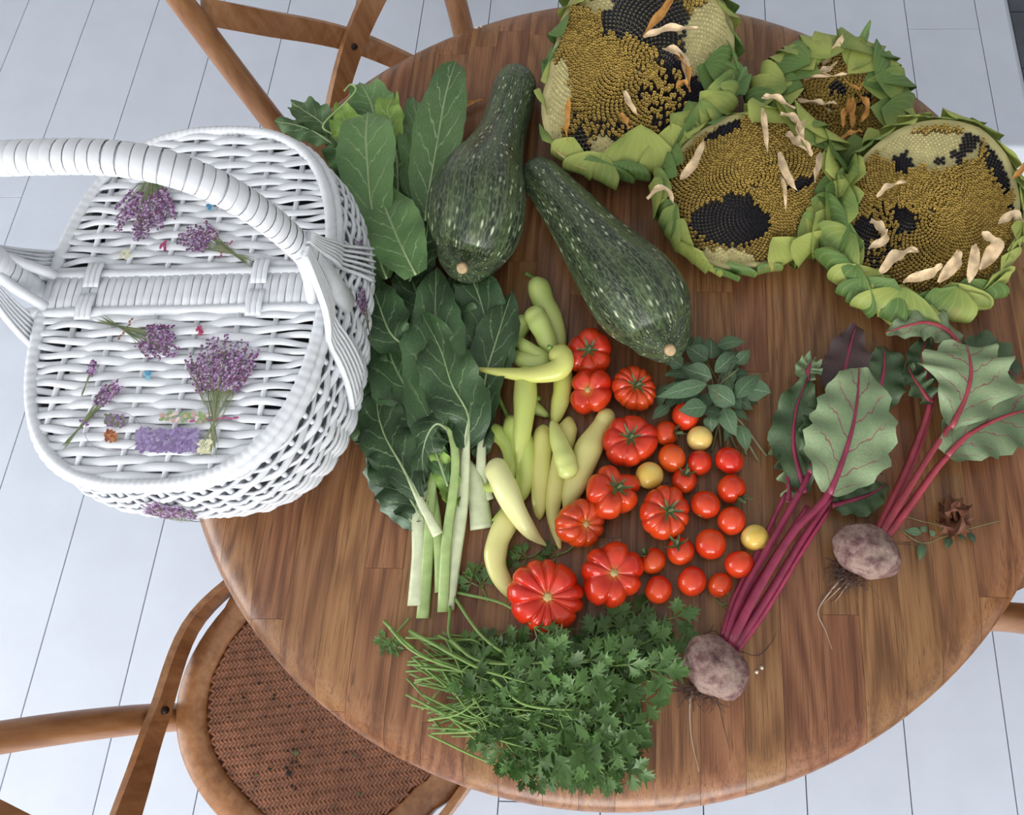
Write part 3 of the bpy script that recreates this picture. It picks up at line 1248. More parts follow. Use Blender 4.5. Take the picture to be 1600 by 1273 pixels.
squash('dark green squash with a narrow crooked neck, lying against the chard leaves', [(722, 419, 2), (724, 417, 17), (727, 411, 33), (733, 397, 52), (741, 365, 69), (746, 325, 73), (755, 285, 64), (767, 256, 51), (784, 212, 37), (797, 170, 34), (804, 142, 34), (808, 126, 29), (810, 117, 17), (811, 114, 2)], None, 'squash')
squash('dark green squash with a thick straight neck, lying between chard and sunflower heads', [(1047, 547, 2), (1045, 545, 18), (1041, 537, 34), (1031, 516, 55), (1013, 484, 71), (988, 452, 72), (955, 413, 62), (925, 376, 52), (893, 334, 43), (863, 298, 36), (846, 279, 33), (835, 266, 25), (830, 260, 14), (828, 258, 2)], None, 'squash')

# ---------------------------------------------------------------- tomatoes
def tomat(name, c1, c2, c3=None):
    t = NT(name)
    nz = t.noise(t.obj(), 22, 2)
    r = t.rand()
    col = t.mix(t.smooth(nz, 0.35, 0.7), c1, c2)
    hs = t.n('HueSaturation')
    t.put(hs.inputs['Color'], col)
    t.put(hs.inputs['Hue'], t.math('MULTIPLY_ADD', r, 0.014, 0.495))
    col = hs.outputs[0]
    # corky yellow shoulder round the stem (object z axis)
    o = t.n('SeparateXYZ')
    t.put(o.inputs[0], t.obj())
    if c3:
        rr = t.math('SQRT', t.math('ADD', t.math('MULTIPLY', o.outputs[0], o.outputs[0]), t.math('MULTIPLY', o.outputs[1], o.outputs[1])))
        up = t.math('GREATER_THAN', o.outputs[2], 0.0)
        k = t.math('MULTIPLY', t.math('SUBTRACT', 1.0, t.smooth(t.math('ADD', rr, t.math('MULTIPLY', nz, 0.008)), 0.006, 0.016)), up)
        col = t.mix(t.math('MULTIPLY', k, 0.7), col, c3)
    return t.out(col, 0.17, 0.5, Subsurface_Weight=0.05, Subsurface_Radius=(0.01, 0.003, 0.002))


M['tomato'] = tomat('red_tomato', srgb(192, 42, 20), srgb(208, 64, 27), srgb(200, 118, 44))
M['cherry'] = tomat('red_cherry_tomato', srgb(198, 48, 20), srgb(212, 72, 27))
M['yellow'] = tomat('yellow_tomato', srgb(220, 182, 84), srgb(228, 202, 118))
M['calyx'] = plain('tomato_calyx', srgb(84, 98, 58), 0.6, var=0.25, scale=120)
M['cork'] = plain('stem_cork', srgb(182, 160, 104), 0.8, var=0.3, scale=300)


def rot_to(n):
    return Vector((0, 0, 1)).rotation_difference(n).to_matrix().to_4x4()


def calyx(root, m4, r, n, z0, lift=0.5):
    b = MB()
    for i in range(n):
        a = 2 * PI * i / n + rnd(-0.2, 0.2)
        d = Vector((math.cos(a), math.sin(a), 0))
        L = r * rnd(0.8, 1.2)
        path = [d * 0.002 + Vector((0, 0, z0)), d * L * 0.4 + Vector((0, 0, z0 + L * 0.05)), d * L * 0.75 + Vector((0, 0, z0 + L * lift * 0.35)), d * L + Vector((0, 0, z0 + L * lift * rnd(0.3, 0.9)))]
        blade(b, path, lambda u: r * 0.15 * (1 - u) ** 0.7 + 0.0003, 6, 2, cup=0.5)
    tube(b, spline([(0, 0, z0 - 0.003), (0.001, 0, z0 + 0.004), (0.003, 0.001, z0 + 0.009)], 5), 0.0022, 6)
    me = b.mesh('calyx')
    me.materials.append(M['calyx'])
    return place('calyx', me, root, m4)


def tomato(px, py, rpx, ribs, spx, spy, kind, label, depth=0.16, seed=0, flat=0.70, stretch=1.0, sdir=0.0):
    """rpx radius in photo pixels, (spx,spy) where the stem end shows, kind 'calyx' or 'scar'"""
    R = rpx * m_per_px(px, py, 0.03)
    h = R * flat
    c = at(px, py, h)
    # stem axis from the visible offset of the stem end
    ex, ey = (spx - px) / rpx, -(spy - py) / rpx
    e = min(math.hypot(ex, ey), 0.85)
    view = (CAM - c).normalized()
    rx = ROT @ Vector((1, 0, 0))
    ry = ROT @ Vector((0, 1, 0))
    ax = (view * math.sqrt(1 - e * e) + rx * ex + ry * ey).normalized()
    root = thing('tomato', label, 'tomato', (c.x, c.y, TOP))
    rs = random.Random(seed)
    wv = [(rs.uniform(-0.10, 0.10), rs.uniform(0, 6.28)) for _ in range(4)]
    irr = [rs.uniform(-0.05, 0.05) for _ in range(3)]
    nth, nph = max(96, ribs * 12), 30
    vs, fs = [], []
    for i in range(nph + 1):
        ph = PI * i / nph
        for j in range(nth):
            th = 2 * PI * j / nth
            tw = th + sum(a * math.sin((k + 1) * th + p) for k, (a, p) in enumerate(wv))
            gr = (1 - abs(math.sin(tw * ribs / 2))) ** 1.8
            lob = 0.05 * math.sin(2 * th + wv[0][1]) + irr[0] * math.sin(3 * th + 1)
            g = math.exp(-((ph - 0.95) / 0.85) ** 2)
            m = (1 - depth * gr * (0.25 + 0.95 * g)) * (1 + lob)
            rad = R * (math.sin(ph) ** 0.86 if ph < PI / 2 else math.sin(ph) ** 0.80) * m
            z = h * math.cos(ph) * (1.0 if ph > PI / 2 else 1.0)
            z -= h * 0.42 * math.exp(-(ph / 0.42) ** 2)
            z -= h * 0.16 * gr * math.exp(-((ph - 0.55) / 0.4) ** 2)
            z += h * 0.15 * math.exp(-((ph - PI) / 0.35) ** 2)
            vs.append((rad * math.cos(th) * stretch, rad * math.sin(th), z))
    for i in range(nph):
        for j in range(nth):
            j2 = (j + 1) % nth
            fs.append((i * nth + j, (i + 1) * nth + j, (i + 1) * nth + j2, i * nth + j2))
    rotm = rot_to(ax) @ Matrix.Rotation(sdir, 4, 'Z')
    zmin = min((rotm @ Vector(v)).z for v in vs)
    m4 = Matrix.Translation((0, 0, -zmin + 0.0003)) @ rotm
    b = MB()
    b.add(vs, fs)
    me = b.mesh('flesh')
    me.materials.append(M['tomato'])
    place('flesh', me, root, m4)
    zt = h * 0.58
    if kind == 'calyx':
        calyx(root, m4, R * 0.46, 6, zt + 0.002, 0.8)
    else:
        b = MB()
        tube(b, [(0, 0, zt - 0.004), (0, 0, zt + 0.0006), (0, 0, zt + 0.0014)], [R * 0.13, R * 0.12, R * 0.07], 12, fn=lambda u, a: 1 + 0.2 * math.cos(5 * a + 1))
        me = b.mesh('stem_scar')
        me.materials.append(M['cork'])
        place('stem_scar', me, root, m4)
    return root


tomato(921, 551, 38, 6, 918, 541, 'calyx', 'red ribbed tomato beside the pale pepper cluster, touching the big squash end', 0.12, 1)
tomato(923, 612, 37, 4, 912, 607, 'scar', 'red tomato in four fat lobes, lying against the tomato by the squash', 0.30, 2)
tomato(991, 607, 36, 13, 999, 596, 'calyx', 'small deep red tomato with many fine ribs beside the basil', 0.10, 3)
tomato(984, 688, 43, 7, 986, 676, 'calyx', 'red ribbed tomato with long splayed calyx above the yellow cherry tomato', 0.10, 4)
tomato(958, 769, 44, 5, 973, 754, 'calyx', 'lopsided red tomato with bulging lobes and a twisted green calyx', 0.30, 15)
tomato(1039, 801, 42, 9, 1052, 794, 'calyx', 'orange red ribbed tomato with splayed calyx among the cherry tomatoes', 0.10, 6)
tomato(908, 819, 40, 9, 929, 822, 'scar', 'red ribbed tomato on its side next to pepper tips', 0.11, 7)
tomato(956, 897, 51, 7, 964, 892, 'scar', 'large red beefsteak tomato with corky scar next to the largest tomato', 0.20, 8)
tomato(853, 931, 58, 11, 860, 936, 'scar', 'largest red tomato, deeply ribbed, at the edge of the parsley', 0.13, 9)

CH_ = [(1071, 651, 22.5, 0, 'red cherry tomato half under the basil leaves'),
       (1041, 677, 20, (1058, 676), 'red cherry tomato whose calyx points at the yellow one below the basil'),
       (1050, 716, 23, 0, 'bare red cherry tomato beside the ribbed tomato with long splayed calyx'),
       (1093, 723, 20, 0, 'small bare red cherry tomato right below the yellow one by the basil'),
       (1139, 720, 23, 0, 'orange red cherry tomato beside the cut basil stems'),
       (1069, 751, 20, (1072, 738), 'orange cherry tomato with raised calyx above the orange red ribbed tomato'),
       (1143, 764, 23, (1156, 779), 'red cherry tomato with spidery calyx hanging over its side'),
       (1102, 789, 24, 0, 'large bare red cherry tomato beside the orange red ribbed tomato'),
       (1143, 814, 23, 0, 'bare red cherry tomato below the one with the spidery calyx'),
       (1110, 850, 24.5, 0, 'largest bare red cherry tomato in the middle of the loose heap'),
       (1063, 861, 22.5, (1057, 848), 'red cherry tomato with star calyx touching the orange red ribbed tomato'),
       (1020, 876, 21, (1003, 860), 'red cherry tomato with tipped calyx beside the large beefsteak tomato'),
       (1155, 882, 24, 0, 'shiny red cherry tomato against the red beetroot stalks'),
       (1081, 908, 23.5, 0, 'bare red cherry tomato between two others on the parsley side of the heap'),
       (1029, 921, 22, 0, 'bare red cherry tomato nestled between beefsteak tomato and parsley'),
       (1125, 914, 20.5, 0, 'small bare red cherry tomato next to a tiny parsley scrap')]
YL = [(1093, 685, 20.5, 'pale yellow cherry tomato below the basil'), (1015, 743, 22, 'pale yellow cherry tomato between large red tomatoes'), (1179, 840, 22.5, 'pale yellow cherry tomato against the beetroot stalks')]


def cherry(px, py, rpx, stem, label, mat, group, seed):
    R = rpx * m_per_px(px, py, 0.02)
    c = at(px, py, R * 0.95)
    root = thing('cherry_tomato', label, 'tomato', (c.x, c.y, TOP), group)
    rs = random.Random(seed)
    if stem:
        ex, ey = (stem[0] - px) / rpx, -(stem[1] - py) / rpx
        e = min(math.hypot(ex, ey), 0.92)
        ex, ey = ex * e / max(math.hypot(ex, ey), 1e-6), ey * e / max(math.hypot(ex, ey), 1e-6)
        view = (CAM - c).normalized()
        ax = (view * math.sqrt(max(0, 1 - e * e)) + ROT @ Vector((ex, ey, 0))).normalized()
    else:
        ax = Vector((rs.uniform(-1, 1), rs.uniform(-1, 1), rs.uniform(-0.6, 0.3))).normalized()
    nth, nph = 32, 18
    vs, fs = [], []
    fl = rs.uniform(0.9, 0.98)
    for i in range(nph + 1):
        ph = PI * i / nph
        for j in range(nth):
            th = 2 * PI * j / nth
            k = 1 + 0.012 * math.sin(2 * th + seed) + 0.008 * math.sin(3 * th + ph)
            z = R * fl * math.cos(ph) - R * 0.12 * math.exp(-(ph / 0.3) ** 2)
            vs.append((R * math.sin(ph) * math.cos(th) * k, R * math.sin(ph) * math.sin(th) * k, z))
    for i in range(nph):
        for j in range(nth):
            j2 = (j + 1) % nth
            fs.append((i * nth + j, (i + 1) * nth + j, (i + 1) * nth + j2, i * nth + j2))
    rotm = rot_to(ax)
    zmin = min((rotm @ Vector(v)).z for v in vs)
    m4 = Matrix.Translation((0, 0, -zmin + 0.0002)) @ rotm
    b = MB()
    b.add(vs, fs)
    me = b.mesh('flesh')
    me.materials.append(mat)
    place('flesh', me, root, m4)
    if stem:
        calyx(root, m4, R * 0.85, 5, R * fl * 0.90, 0.9)
    else:
        b = MB()
        tube(b, [(0, 0, R * fl * 0.86), (0, 0, R * fl * 0.90), (0, 0, R * fl * 0.905)], [0.0028, 0.0024, 0.001], 8)
        me = b.mesh('stem_scar')
        me.materials.append(M['cork'])
        place('stem_scar', me, root, m4)
    return root


for i, (x, y, r, s, lab) in enumerate(CH_):
    l2 = lab or ('red cherry tomato with its green calyx still on' if s else 'smooth bare red cherry tomato in the loose heap beside the ribbed tomatoes')
    cherry(x, y, r, s, l2, M['cherry'], 'red cherry tomatoes', i)
for i, (x, y, r, lab) in enumerate(YL):
    cherry(x, y, r, 0, lab, M['yellow'], 'yellow cherry tomatoes', 40 + i)

# ---------------------------------------------------------------- peppers
def pepmat():
    t = NT('pale_pepper')
    uv = t.n('SeparateXYZ')
    t.put(uv.inputs[0], t.uvc())
    nz = t.noise(t.obj(), 14, 2)
    a = t.n('VertexColor', layer_name='Col')
    col = t.mix(t.math('MULTIPLY', t.smooth(nz, 0.3, 0.75), 0.35), a.outputs[0], srgb(222, 214, 138))
    return t.out(col, 0.22, 0.5, Subsurface_Weight=0.05, Subsurface_Radius=(0.01, 0.01, 0.004))


M['pepper'] = pepmat()
M['pstem'] = plain('pepper_stem', srgb(110, 140, 62), 0.5, var=0.2)
GL, YW, MID = srgb(178, 198, 112), srgb(214, 208, 128), srgb(196, 204, 118)


def pepper(path, r, col, label, blunt=0.75, stem=None, cut=False, z0=0.0, prof=None):
    """path from shoulder to tip: (px, py[, extra height])"""
    mp = m_per_px(path[0][0], path[0][1], 0.02)
    R = r * mp
    q = [(p[0], p[1], (p[2] if len(p) > 2 else z0)) for p in path]
    sp_ = spline(q, 26)
    def rad(u):
        if prof:
            return R * float(np.interp(u, [a for a, _ in prof], [c for _, c in prof]))
        k = min(1.0, (0.25 + u * 9) ** 0.6) if u < 0.1 else 1.0
        t_ = max(0.0, (u - 0.25) / 0.75)
        return R * k * max(0.06, (1 - t_ ** 1.6 * (1 - 0.06)) ** blunt)
    pts = [at(x, y, h + max(rad(i / 25), R * 0.35)) for i, (x, y, h) in enumerate(sp_)]
    rr = [rad(i / 25) for i in range(26)]
    # rounded ends
    d0, d1 = (pts[0] - pts[1]).normalized(), (pts[-1] - pts[-2]).normalized()
    pts = [pts[0] + d0 * rr[0] * 0.5] + pts + [pts[-1] + d1 * rr[-1] * 0.9]
    rr = [rr[0] * 0.5] + rr + [rr[-1] * 0.3]
    c = pts[8]
    root = thing('pepper', label, 'pepper', (c.x, c.y, TOP), 'pale sweet peppers')
    b = MB()
    sd = rnd(0, 6)
    tube(b, pts, rr, 20, uvseam=True, col=col, fn=lambda u, a: 1 + 0.045 * math.sin(3 * a + sd + 2 * u) + 0.03 * math.sin(u * 19 + sd))
    b.build('flesh', M['pepper'], root, uv=True, col=True)
    b = MB()
    s0 = pts[0] - d0 * 0.001
    if stem:
        e = at(*stem)
        tube(b, spline([s0 - d0 * 0.002, s0 + d0 * 0.003, (s0 + d0 * 0.006).lerp(e, 0.5), e], 9), [rr[1] * 0.8, rr[1] * 0.6, 0.0034, 0.003, 0.0027, 0.0026, 0.0026, 0.0028, 0.0032], 8)
    else:
        tube(b, [s0 - d0 * 0.001, s0 + d0 * 0.002, s0 + d0 * 0.004], [rr[1] * 0.62, rr[1] * 0.45, 0.002], 8)
    b.build('stem', M['pstem'], root)
    return root


pepper([(839, 440), (848, 470), (866, 505), (878, 545)], 18, GL, 'pale green pepper with bare stem pointing at the straight-necked squash', 0.4, stem=(821, 426, 0.012))
pepper([(834, 488, 0.012), (848, 515, 0.014), (864, 552, 0.012)], 17, GL, 'stubby pale green pepper lying over another at the head of the pepper heap', 0.25)
pepper([(818, 500), (806, 525), (800, 555)], 15, GL, 'pale green pepper half hidden beside a chard leaf', 0.4)
pepper([(858, 567, 0.016), (830, 548, 0.016), (796, 524, 0.014)], 13, GL, 'thin pale green pepper slanting into the curled cluster', 0.4)
pepper([(856, 570, 0.014), (825, 565, 0.012), (786, 548, 0.008)], 16, GL, 'pale green pepper under the long sideways pepper', 0.5)
pepper([(868, 548, 0.026), (880, 562, 0.03), (872, 578, 0.03), (835, 586, 0.03), (790, 583, 0.028), (730, 574, 0.03)], 17, srgb(202, 206, 112), 'long hook-shouldered pepper lying sideways across the heap', 0.9, stem=(858, 542, 0.055))
pepper([(822, 575, 0.01), (820, 630, 0.018), (814, 690, 0.02), (811, 742, 0.014)], 17.5, srgb(190, 204, 108), 'slim pale pepper hanging straight down under the sideways one', 0.9)
pepper([(880, 575), (878, 610), (872, 640), (866, 662)], 15, srgb(200, 206, 106), 'yellow green pepper below the hooked shoulder, beside the four-lobed tomato', 0.5)
pepper([(889, 741, 0.02), (878, 705, 0.022), (864, 660, 0.024)], 17, srgb(198, 208, 122), 'short pale pepper lying stem down over the yellow ones', 0.4, stem=(894, 782, 0.012))
pepper([(758, 667), (790, 688), (801, 724), (783, 757), (752, 760), (732, 742)], 13.5, srgb(182, 202, 98), 'green pepper curled like a hook beside the chard stalks', 0.9, stem=(742, 668, 0.01))
pepper([(796, 655, 0.006), (816, 690, 0.004), (822, 745), (802, 785), (770, 813)], 18, srgb(186, 204, 104), 'curved pale green pepper with a long stalk under the straight one', 0.8, stem=(775, 612, 0.012))
pepper([(772, 724, 0.024), (786, 752, 0.026), (806, 796, 0.024), (830, 832, 0.014), (853, 852, 0.004)], 19, srgb(220, 220, 158), 'cream yellow pepper lying on top of the heap, tip toward the largest tomato', 0.9)
pepper([(800, 800), (778, 845), (776, 885), (798, 928)], 18, srgb(218, 214, 140), 'curved cream pepper with its end against the largest tomato', 0.3)
pepper([(850, 668), (846, 710), (843, 760), (843, 806)], 16, srgb(212, 208, 124), 'straight yellow pepper with a nipple tip beside the pale one', 0.35)
pepper([(890, 655), (880, 700), (868, 760), (864, 805), (875, 855)], 15.5, YW, 'long yellow pepper with tip reaching the side-lying tomato', 0.6)
pepper([(951, 646), (938, 668), (920, 700), (902, 748), (884, 795)], 21, srgb(214, 208, 132), 'fat yellow pepper with a waisted neck beside the long-calyx tomato', 0.6, prof=[(0, 0.55), (0.08, 0.74), (0.2, 0.70), (0.3, 0.78), (0.5, 1.0), (0.75, 0.95), (0.92, 0.6), (1, 0.25)])
pepper([(826, 626), (840, 640), (857, 650)], 10, GL, 'small green pepper tip peeping out between larger peppers', 0.5, stem=(842, 622, 0.02))
# ---------------------------------------------------------------- sunflower heads
M['floret'] = vcol('sunflower_florets', 0.75, 0.2)
M['seed'] = plain('sunflower_seed', srgb(34, 32, 38), 0.38, 0.5, var=0.3, scale=200)
M['receptacle'] = vcol('sunflower_receptacle', 0.8, 0.2)
t = NT('sunflower_bract')
nz = t.noise(t.obj(), 26, 4, 0.6)
n2 = t.noise(t.obj(), 9, 2)
r = t.rand()
sp = t.n('SeparateXYZ')
t.put(sp.inputs[0], t.uvc())
g1 = t.mix(t.smooth(t.math('ADD', n2, t.math('MULTIPLY', t.math('SUBTRACT', r, 0.5), 0.45)), 0.36, 0.66), srgb(84, 112, 54), srgb(152, 162, 82))
g2 = t.mix(t.math('MULTIPLY', t.smooth(nz, 0.60, 0.76), 0.7), g1, srgb(150, 122, 74))
sv = t.math('ABSOLUTE', t.math('SINE', t.math('MULTIPLY', sp.outputs[1], 26.0)))
g3 = t.mix(t.math('MULTIPLY', t.smooth(sv, 0.9, 1.0), 0.09), g2, srgb(206, 212, 150))
t.bump(sv, 0.12, 0.0006)
M['bract'] = t.out(g3, 0.55, 0.35)
M['leafgreen'] = leafmat('sunflower_leaf', srgb(86, 116, 70), srgb(112, 142, 86), srgb(160, 180, 126), 5.0, 1.4)
M['headback'] = plain('sunflower_back', srgb(132, 144, 80), 0.7, var=0.3, scale=30)
M['petal'] = plain('dry_petal', srgb(208, 184, 148), 0.7, var=0.25, scale=90, objvar=0.2)
M['petal_orange'] = plain('orange_dry_petal', srgb(190, 136, 66), 0.65, var=0.25, scale=90, objvar=0.15)


def sunflower(label, cpx, cpy, h, tilt, outl, masks, bracts, petals, npx=5.6, rimw=0.86, dome=0.010, thick=0.042, bract_len=1.0, seed=0):
    """outl: photo outline of the head; masks: list of (type, px, py, rx, ry, rot) ; tilt=(tx,ty) slope of the face"""
    rs = random.Random(seed)
    c = at(cpx, cpy, h)
    n = Vector((tilt[0], tilt[1], 1)).normalized()
    ex = Vector((1, 0, 0))
    ex = (ex - n * ex.dot(n)).normalized()
    ey = n.cross(ex)
    def onplane(px, py):
        d = (at(px, py, 0) - CAM).normalized()
        k = (c - CAM).dot(n) / d.dot(n)
        q = CAM + d * k - c
        return q.dot(ex), q.dot(ey)
    pol = sorted((math.atan2(y, x), math.hypot(x, y)) for x, y in [onplane(*p) for p in outl])
    an = [a for a, _ in pol]
    rd = [q for _, q in pol]
    an = [an[-1] - 2 * PI] + an + [an[0] + 2 * PI]
    rd = [rd[-1]] + rd + [rd[0]]
    def Rof(a):
        a = (a + PI) % (2 * PI) - PI
        return float(np.interp(a, an, rd))
    lo = min((ex * math.cos(a) * Rof(a) + ey * math.sin(a) * Rof(a)).z for a in [2 * PI * i / 60 for i in range(60)])
    root = thing('sunflower_head', label, 'sunflower', (c.x, c.y, TOP), 'ripe sunflower heads')
    def W(x, y, z):
        return c + ex * x + ey * y + n * z
    def surf(rr):
        return dome * (1 - (rr / rimw) ** 2) - 0.002
    # body : face, rim and hollow back
    NA = 72
    prof = [(0.02, None), (0.3, None), (0.6, None), (0.8, None), (rimw, None), (rimw + 0.06, 0.004), (0.955, -0.004), (0.94, -0.018), (0.8, -thick * 0.8), (0.5, -thick), (0.15, -thick)]
    vs, cols, fs = [], [], []
    CR, CG = srgb(206, 196, 140), srgb(120, 138, 74)
    for q, z in prof:
        for i in range(NA):
            a = 2 * PI * i / NA
            Rr = Rof(a) * q
            zz = surf(q) if z is None else z
            p = W(Rr * math.cos(a), Rr * math.sin(a), zz)
            p.z = max(p.z, TOP + 0.001)
            vs.append(p)
            k = 0.85 + 0.25 * mnoise.noise(p * 60)
            cc = CR if z is None or z > 0 else CG
            cols.append((cc[0] * k, cc[1] * k, cc[2] * k, 1))
    for r_ in range(len(prof) - 1):
        for i in range(NA):
            j = (i + 1) % NA
            fs.append((r_ * NA + i, (r_ + 1) * NA + i, (r_ + 1) * NA + j, r_ * NA + j))
    fs.append(tuple(range(NA)))
    fs.append(tuple(range(len(prof) * NA - 1, (len(prof) - 1) * NA - 1, -1)))
    b = MB()
    b.add(vs, fs, cols)
    b.build('receptacle', M['receptacle'], root, col=True)
    # stub under the head so that it stands on the table
    low = W(0, 0, -thick)
    if low.z > TOP + 0.004:
        b = MB()
        tube(b, [low + n * 0.006, Vector((low.x, low.y, TOP + 0.0005))], [0.03, 0.02], 12)
        b.build('stalk_stub', M['headback'], root)
    # elements
    mp = m_per_px(cpx, cpy, h)
    sp_ = npx * mp
    Rm = sum(rd[1:-1]) / (len(rd) - 2) * rimw
    N = int((Rm / sp_) ** 2 * 3.1416 / 0.95)
    fl, sd, em = MB(), MB(), MB()
    for k in range(2, N):
        q = math.sqrt(k / N)
        a = k * 2.399963
        Rr = Rof(a) * rimw * q
        x, y = Rr * math.cos(a), Rr * math.sin(a)
        z = surf(q * rimw)
        p = W(x, y, z)
        u_, v_ = project(p)
        typ = 'f'
        jx, jy = rs.gauss(0, 3.0), rs.gauss(0, 3.0)
        for ty, mx, my, rx, ry, ro in masks:
            dx, dy = u_ + jx - mx, v_ + jy - my
            cr, sr = math.cos(ro), math.sin(ro)
            if ((dx * cr + dy * sr) / rx) ** 2 + ((-dx * sr + dy * cr) / ry) ** 2 < 1:
                typ = ty
        er = (ex * math.cos(a) + ey * math.sin(a))
        et = n.cross(er)
        s = sp_ * 0.5
        gap = typ == 'g'
        if gap:
            typ = 'f' if rs.random() < 0.55 else 's'
        if typ == 'f':
            hh = 0.0062 * rs.uniform(0.75, 1.25) + (0.004 if gap else 0.001)
            lean = er * 0.0015
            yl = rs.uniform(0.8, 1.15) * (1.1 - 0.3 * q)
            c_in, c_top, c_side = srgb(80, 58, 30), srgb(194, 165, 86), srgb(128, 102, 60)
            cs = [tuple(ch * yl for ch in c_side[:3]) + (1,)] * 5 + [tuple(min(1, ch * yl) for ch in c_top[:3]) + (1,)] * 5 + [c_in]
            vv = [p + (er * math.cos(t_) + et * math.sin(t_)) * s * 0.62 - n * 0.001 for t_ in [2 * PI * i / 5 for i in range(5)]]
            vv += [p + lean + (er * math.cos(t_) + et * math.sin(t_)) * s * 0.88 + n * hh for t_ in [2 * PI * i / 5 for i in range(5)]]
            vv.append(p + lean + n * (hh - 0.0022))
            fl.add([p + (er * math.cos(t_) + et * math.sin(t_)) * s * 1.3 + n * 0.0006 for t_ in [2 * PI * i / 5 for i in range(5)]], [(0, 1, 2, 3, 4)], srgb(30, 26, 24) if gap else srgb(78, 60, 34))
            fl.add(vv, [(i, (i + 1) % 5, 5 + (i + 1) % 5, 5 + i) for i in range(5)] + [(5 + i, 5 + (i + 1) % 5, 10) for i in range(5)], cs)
        elif typ == 's':
            hh = 0.0042
            sd.add([p + (er * math.cos(t_) + et * math.sin(t_)) * s * 1.35 + n * 0.0008 for t_ in [2 * PI * i / 5 for i in range(5)]], [(0, 1, 2, 3, 4)])
            p = p + n * 0.0014
            vv = [p - er * s * 1.15, p + er * s * 1.15, p - et * s * 0.72, p + et * s * 0.72, p + n * hh + er * s * 0.3, p - n * 0.002]
            sd.add(vv, [(0, 2, 4), (2, 1, 4), (1, 3, 4), (3, 0, 4), (2, 0, 5), (1, 2, 5), (3, 1, 5), (0, 3, 5)])
        elif typ == 'e':
            hh = 0.0016 * rs.uniform(0.6, 1.6)
            k_ = rs.uniform(0.8, 1.1)
            cc = tuple(min(1, ch * k_) for ch in srgb(210, 198, 142)[:3]) + (1,)
            vv = [p + (er * math.cos(t_) + et * math.sin(t_)) * s * 0.95 for t_ in [2 * PI * i / 5 for i in range(5)]] + [p + n * hh]
            em.add(vv, [(i, (i + 1) % 5, 5) for i in range(5)], [tuple(ch * 0.75 for ch in cc[:3]) + (1,)] * 5 + [cc])
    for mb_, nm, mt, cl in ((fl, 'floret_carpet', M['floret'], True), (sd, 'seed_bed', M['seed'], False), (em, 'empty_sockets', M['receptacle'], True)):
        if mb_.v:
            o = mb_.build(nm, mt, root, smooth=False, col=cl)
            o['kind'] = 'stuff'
    # bracts : (from deg, to deg, number, tip radius fraction, lift)
    for a0, a1, num, tipq, lift, wid in bracts:
        for i in range(num):
            a = math.radians(a0 + (a1 - a0) * (i + 0.5) / num + rs.uniform(-3, 3))
            Rr = Rof(a)
            er = ex * math.cos(a) + ey * math.sin(a)
            et = n.cross(er)
            tq = tipq + rs.uniform(-0.07, 0.07)
            sk = rs.uniform(-0.20, 0.26) * Rr
            out = rs.uniform(0.97, 1.03)
            path = [W(0, 0, 0) + er * Rr * 0.90 + n * -0.026, W(0, 0, 0) + er * Rr * 0.99 * out - n * 0.010, W(0, 0, 0) + er * Rr * 0.975 * out + n * 0.002,
                    W(0, 0, 0) + er * Rr * (tq * 0.3 + 0.68) * out + n * (0.007 + lift * 0.5) + et * sk * 0.3, W(0, 0, 0) + er * Rr * (tq * 0.68 + 0.31) + n * (0.009 + lift * 0.8) + et * sk * 0.65, W(0, 0, 0) + er * Rr * tq + n * (0.010 + lift * rs.uniform(0.4, 1.7)) + et * sk]
            for p in path:
                p.z = max(p.z, TOP + 0.0015)
            ww = wid * Rr * rs.uniform(0.85, 1.15)
            b = MB()
            blade(b, path, lambda u: ww * (0.8 + 0.3 * math.sin(min(u * 1.3, 1) * PI)) * (1 if u < 0.5 else max(0.02, 1 - ((u - 0.5) / 0.5) ** 2.2)),
                  13, 6, cup=-0.06, ruffle=ww * 0.05, rf=1.2, seed=rs.random() * 9, side=et * -1, zmin=TOP + 0.001)
            b.build('bract', M['bract'], root, uv=True)
    for pts, w, kind in petals:
        b = MB()
        path = []
        for i, p in enumerate(pts):
            x, y = onplane(p[0], p[1])
            path.append(W(x, y, surf(0.5) + 0.009 + (p[2] if len(p) > 2 else 0.004)))
        ww = w * mp * 0.8
        tw = rs.uniform(-1.2, 1.2) if kind != 'g' else 0.2
        blade(b, path, lambda u: ww * (0.10 + 0.9 * math.sin(max(0.02, min(u, 0.99)) ** 0.8 * PI) ** 0.8), 14, 5, cup=0.8, ruffle=ww * 0.45, rf=2.3, twist=lambda u: tw * u, seed=rs.random() * 9)
        b.build('leaf' if kind == 'g' else 'dry_petal', M['petal_orange'] if kind == 'o' else M['leafgreen'] if kind == 'g' else M['petal'], root, uv=True)
    return root


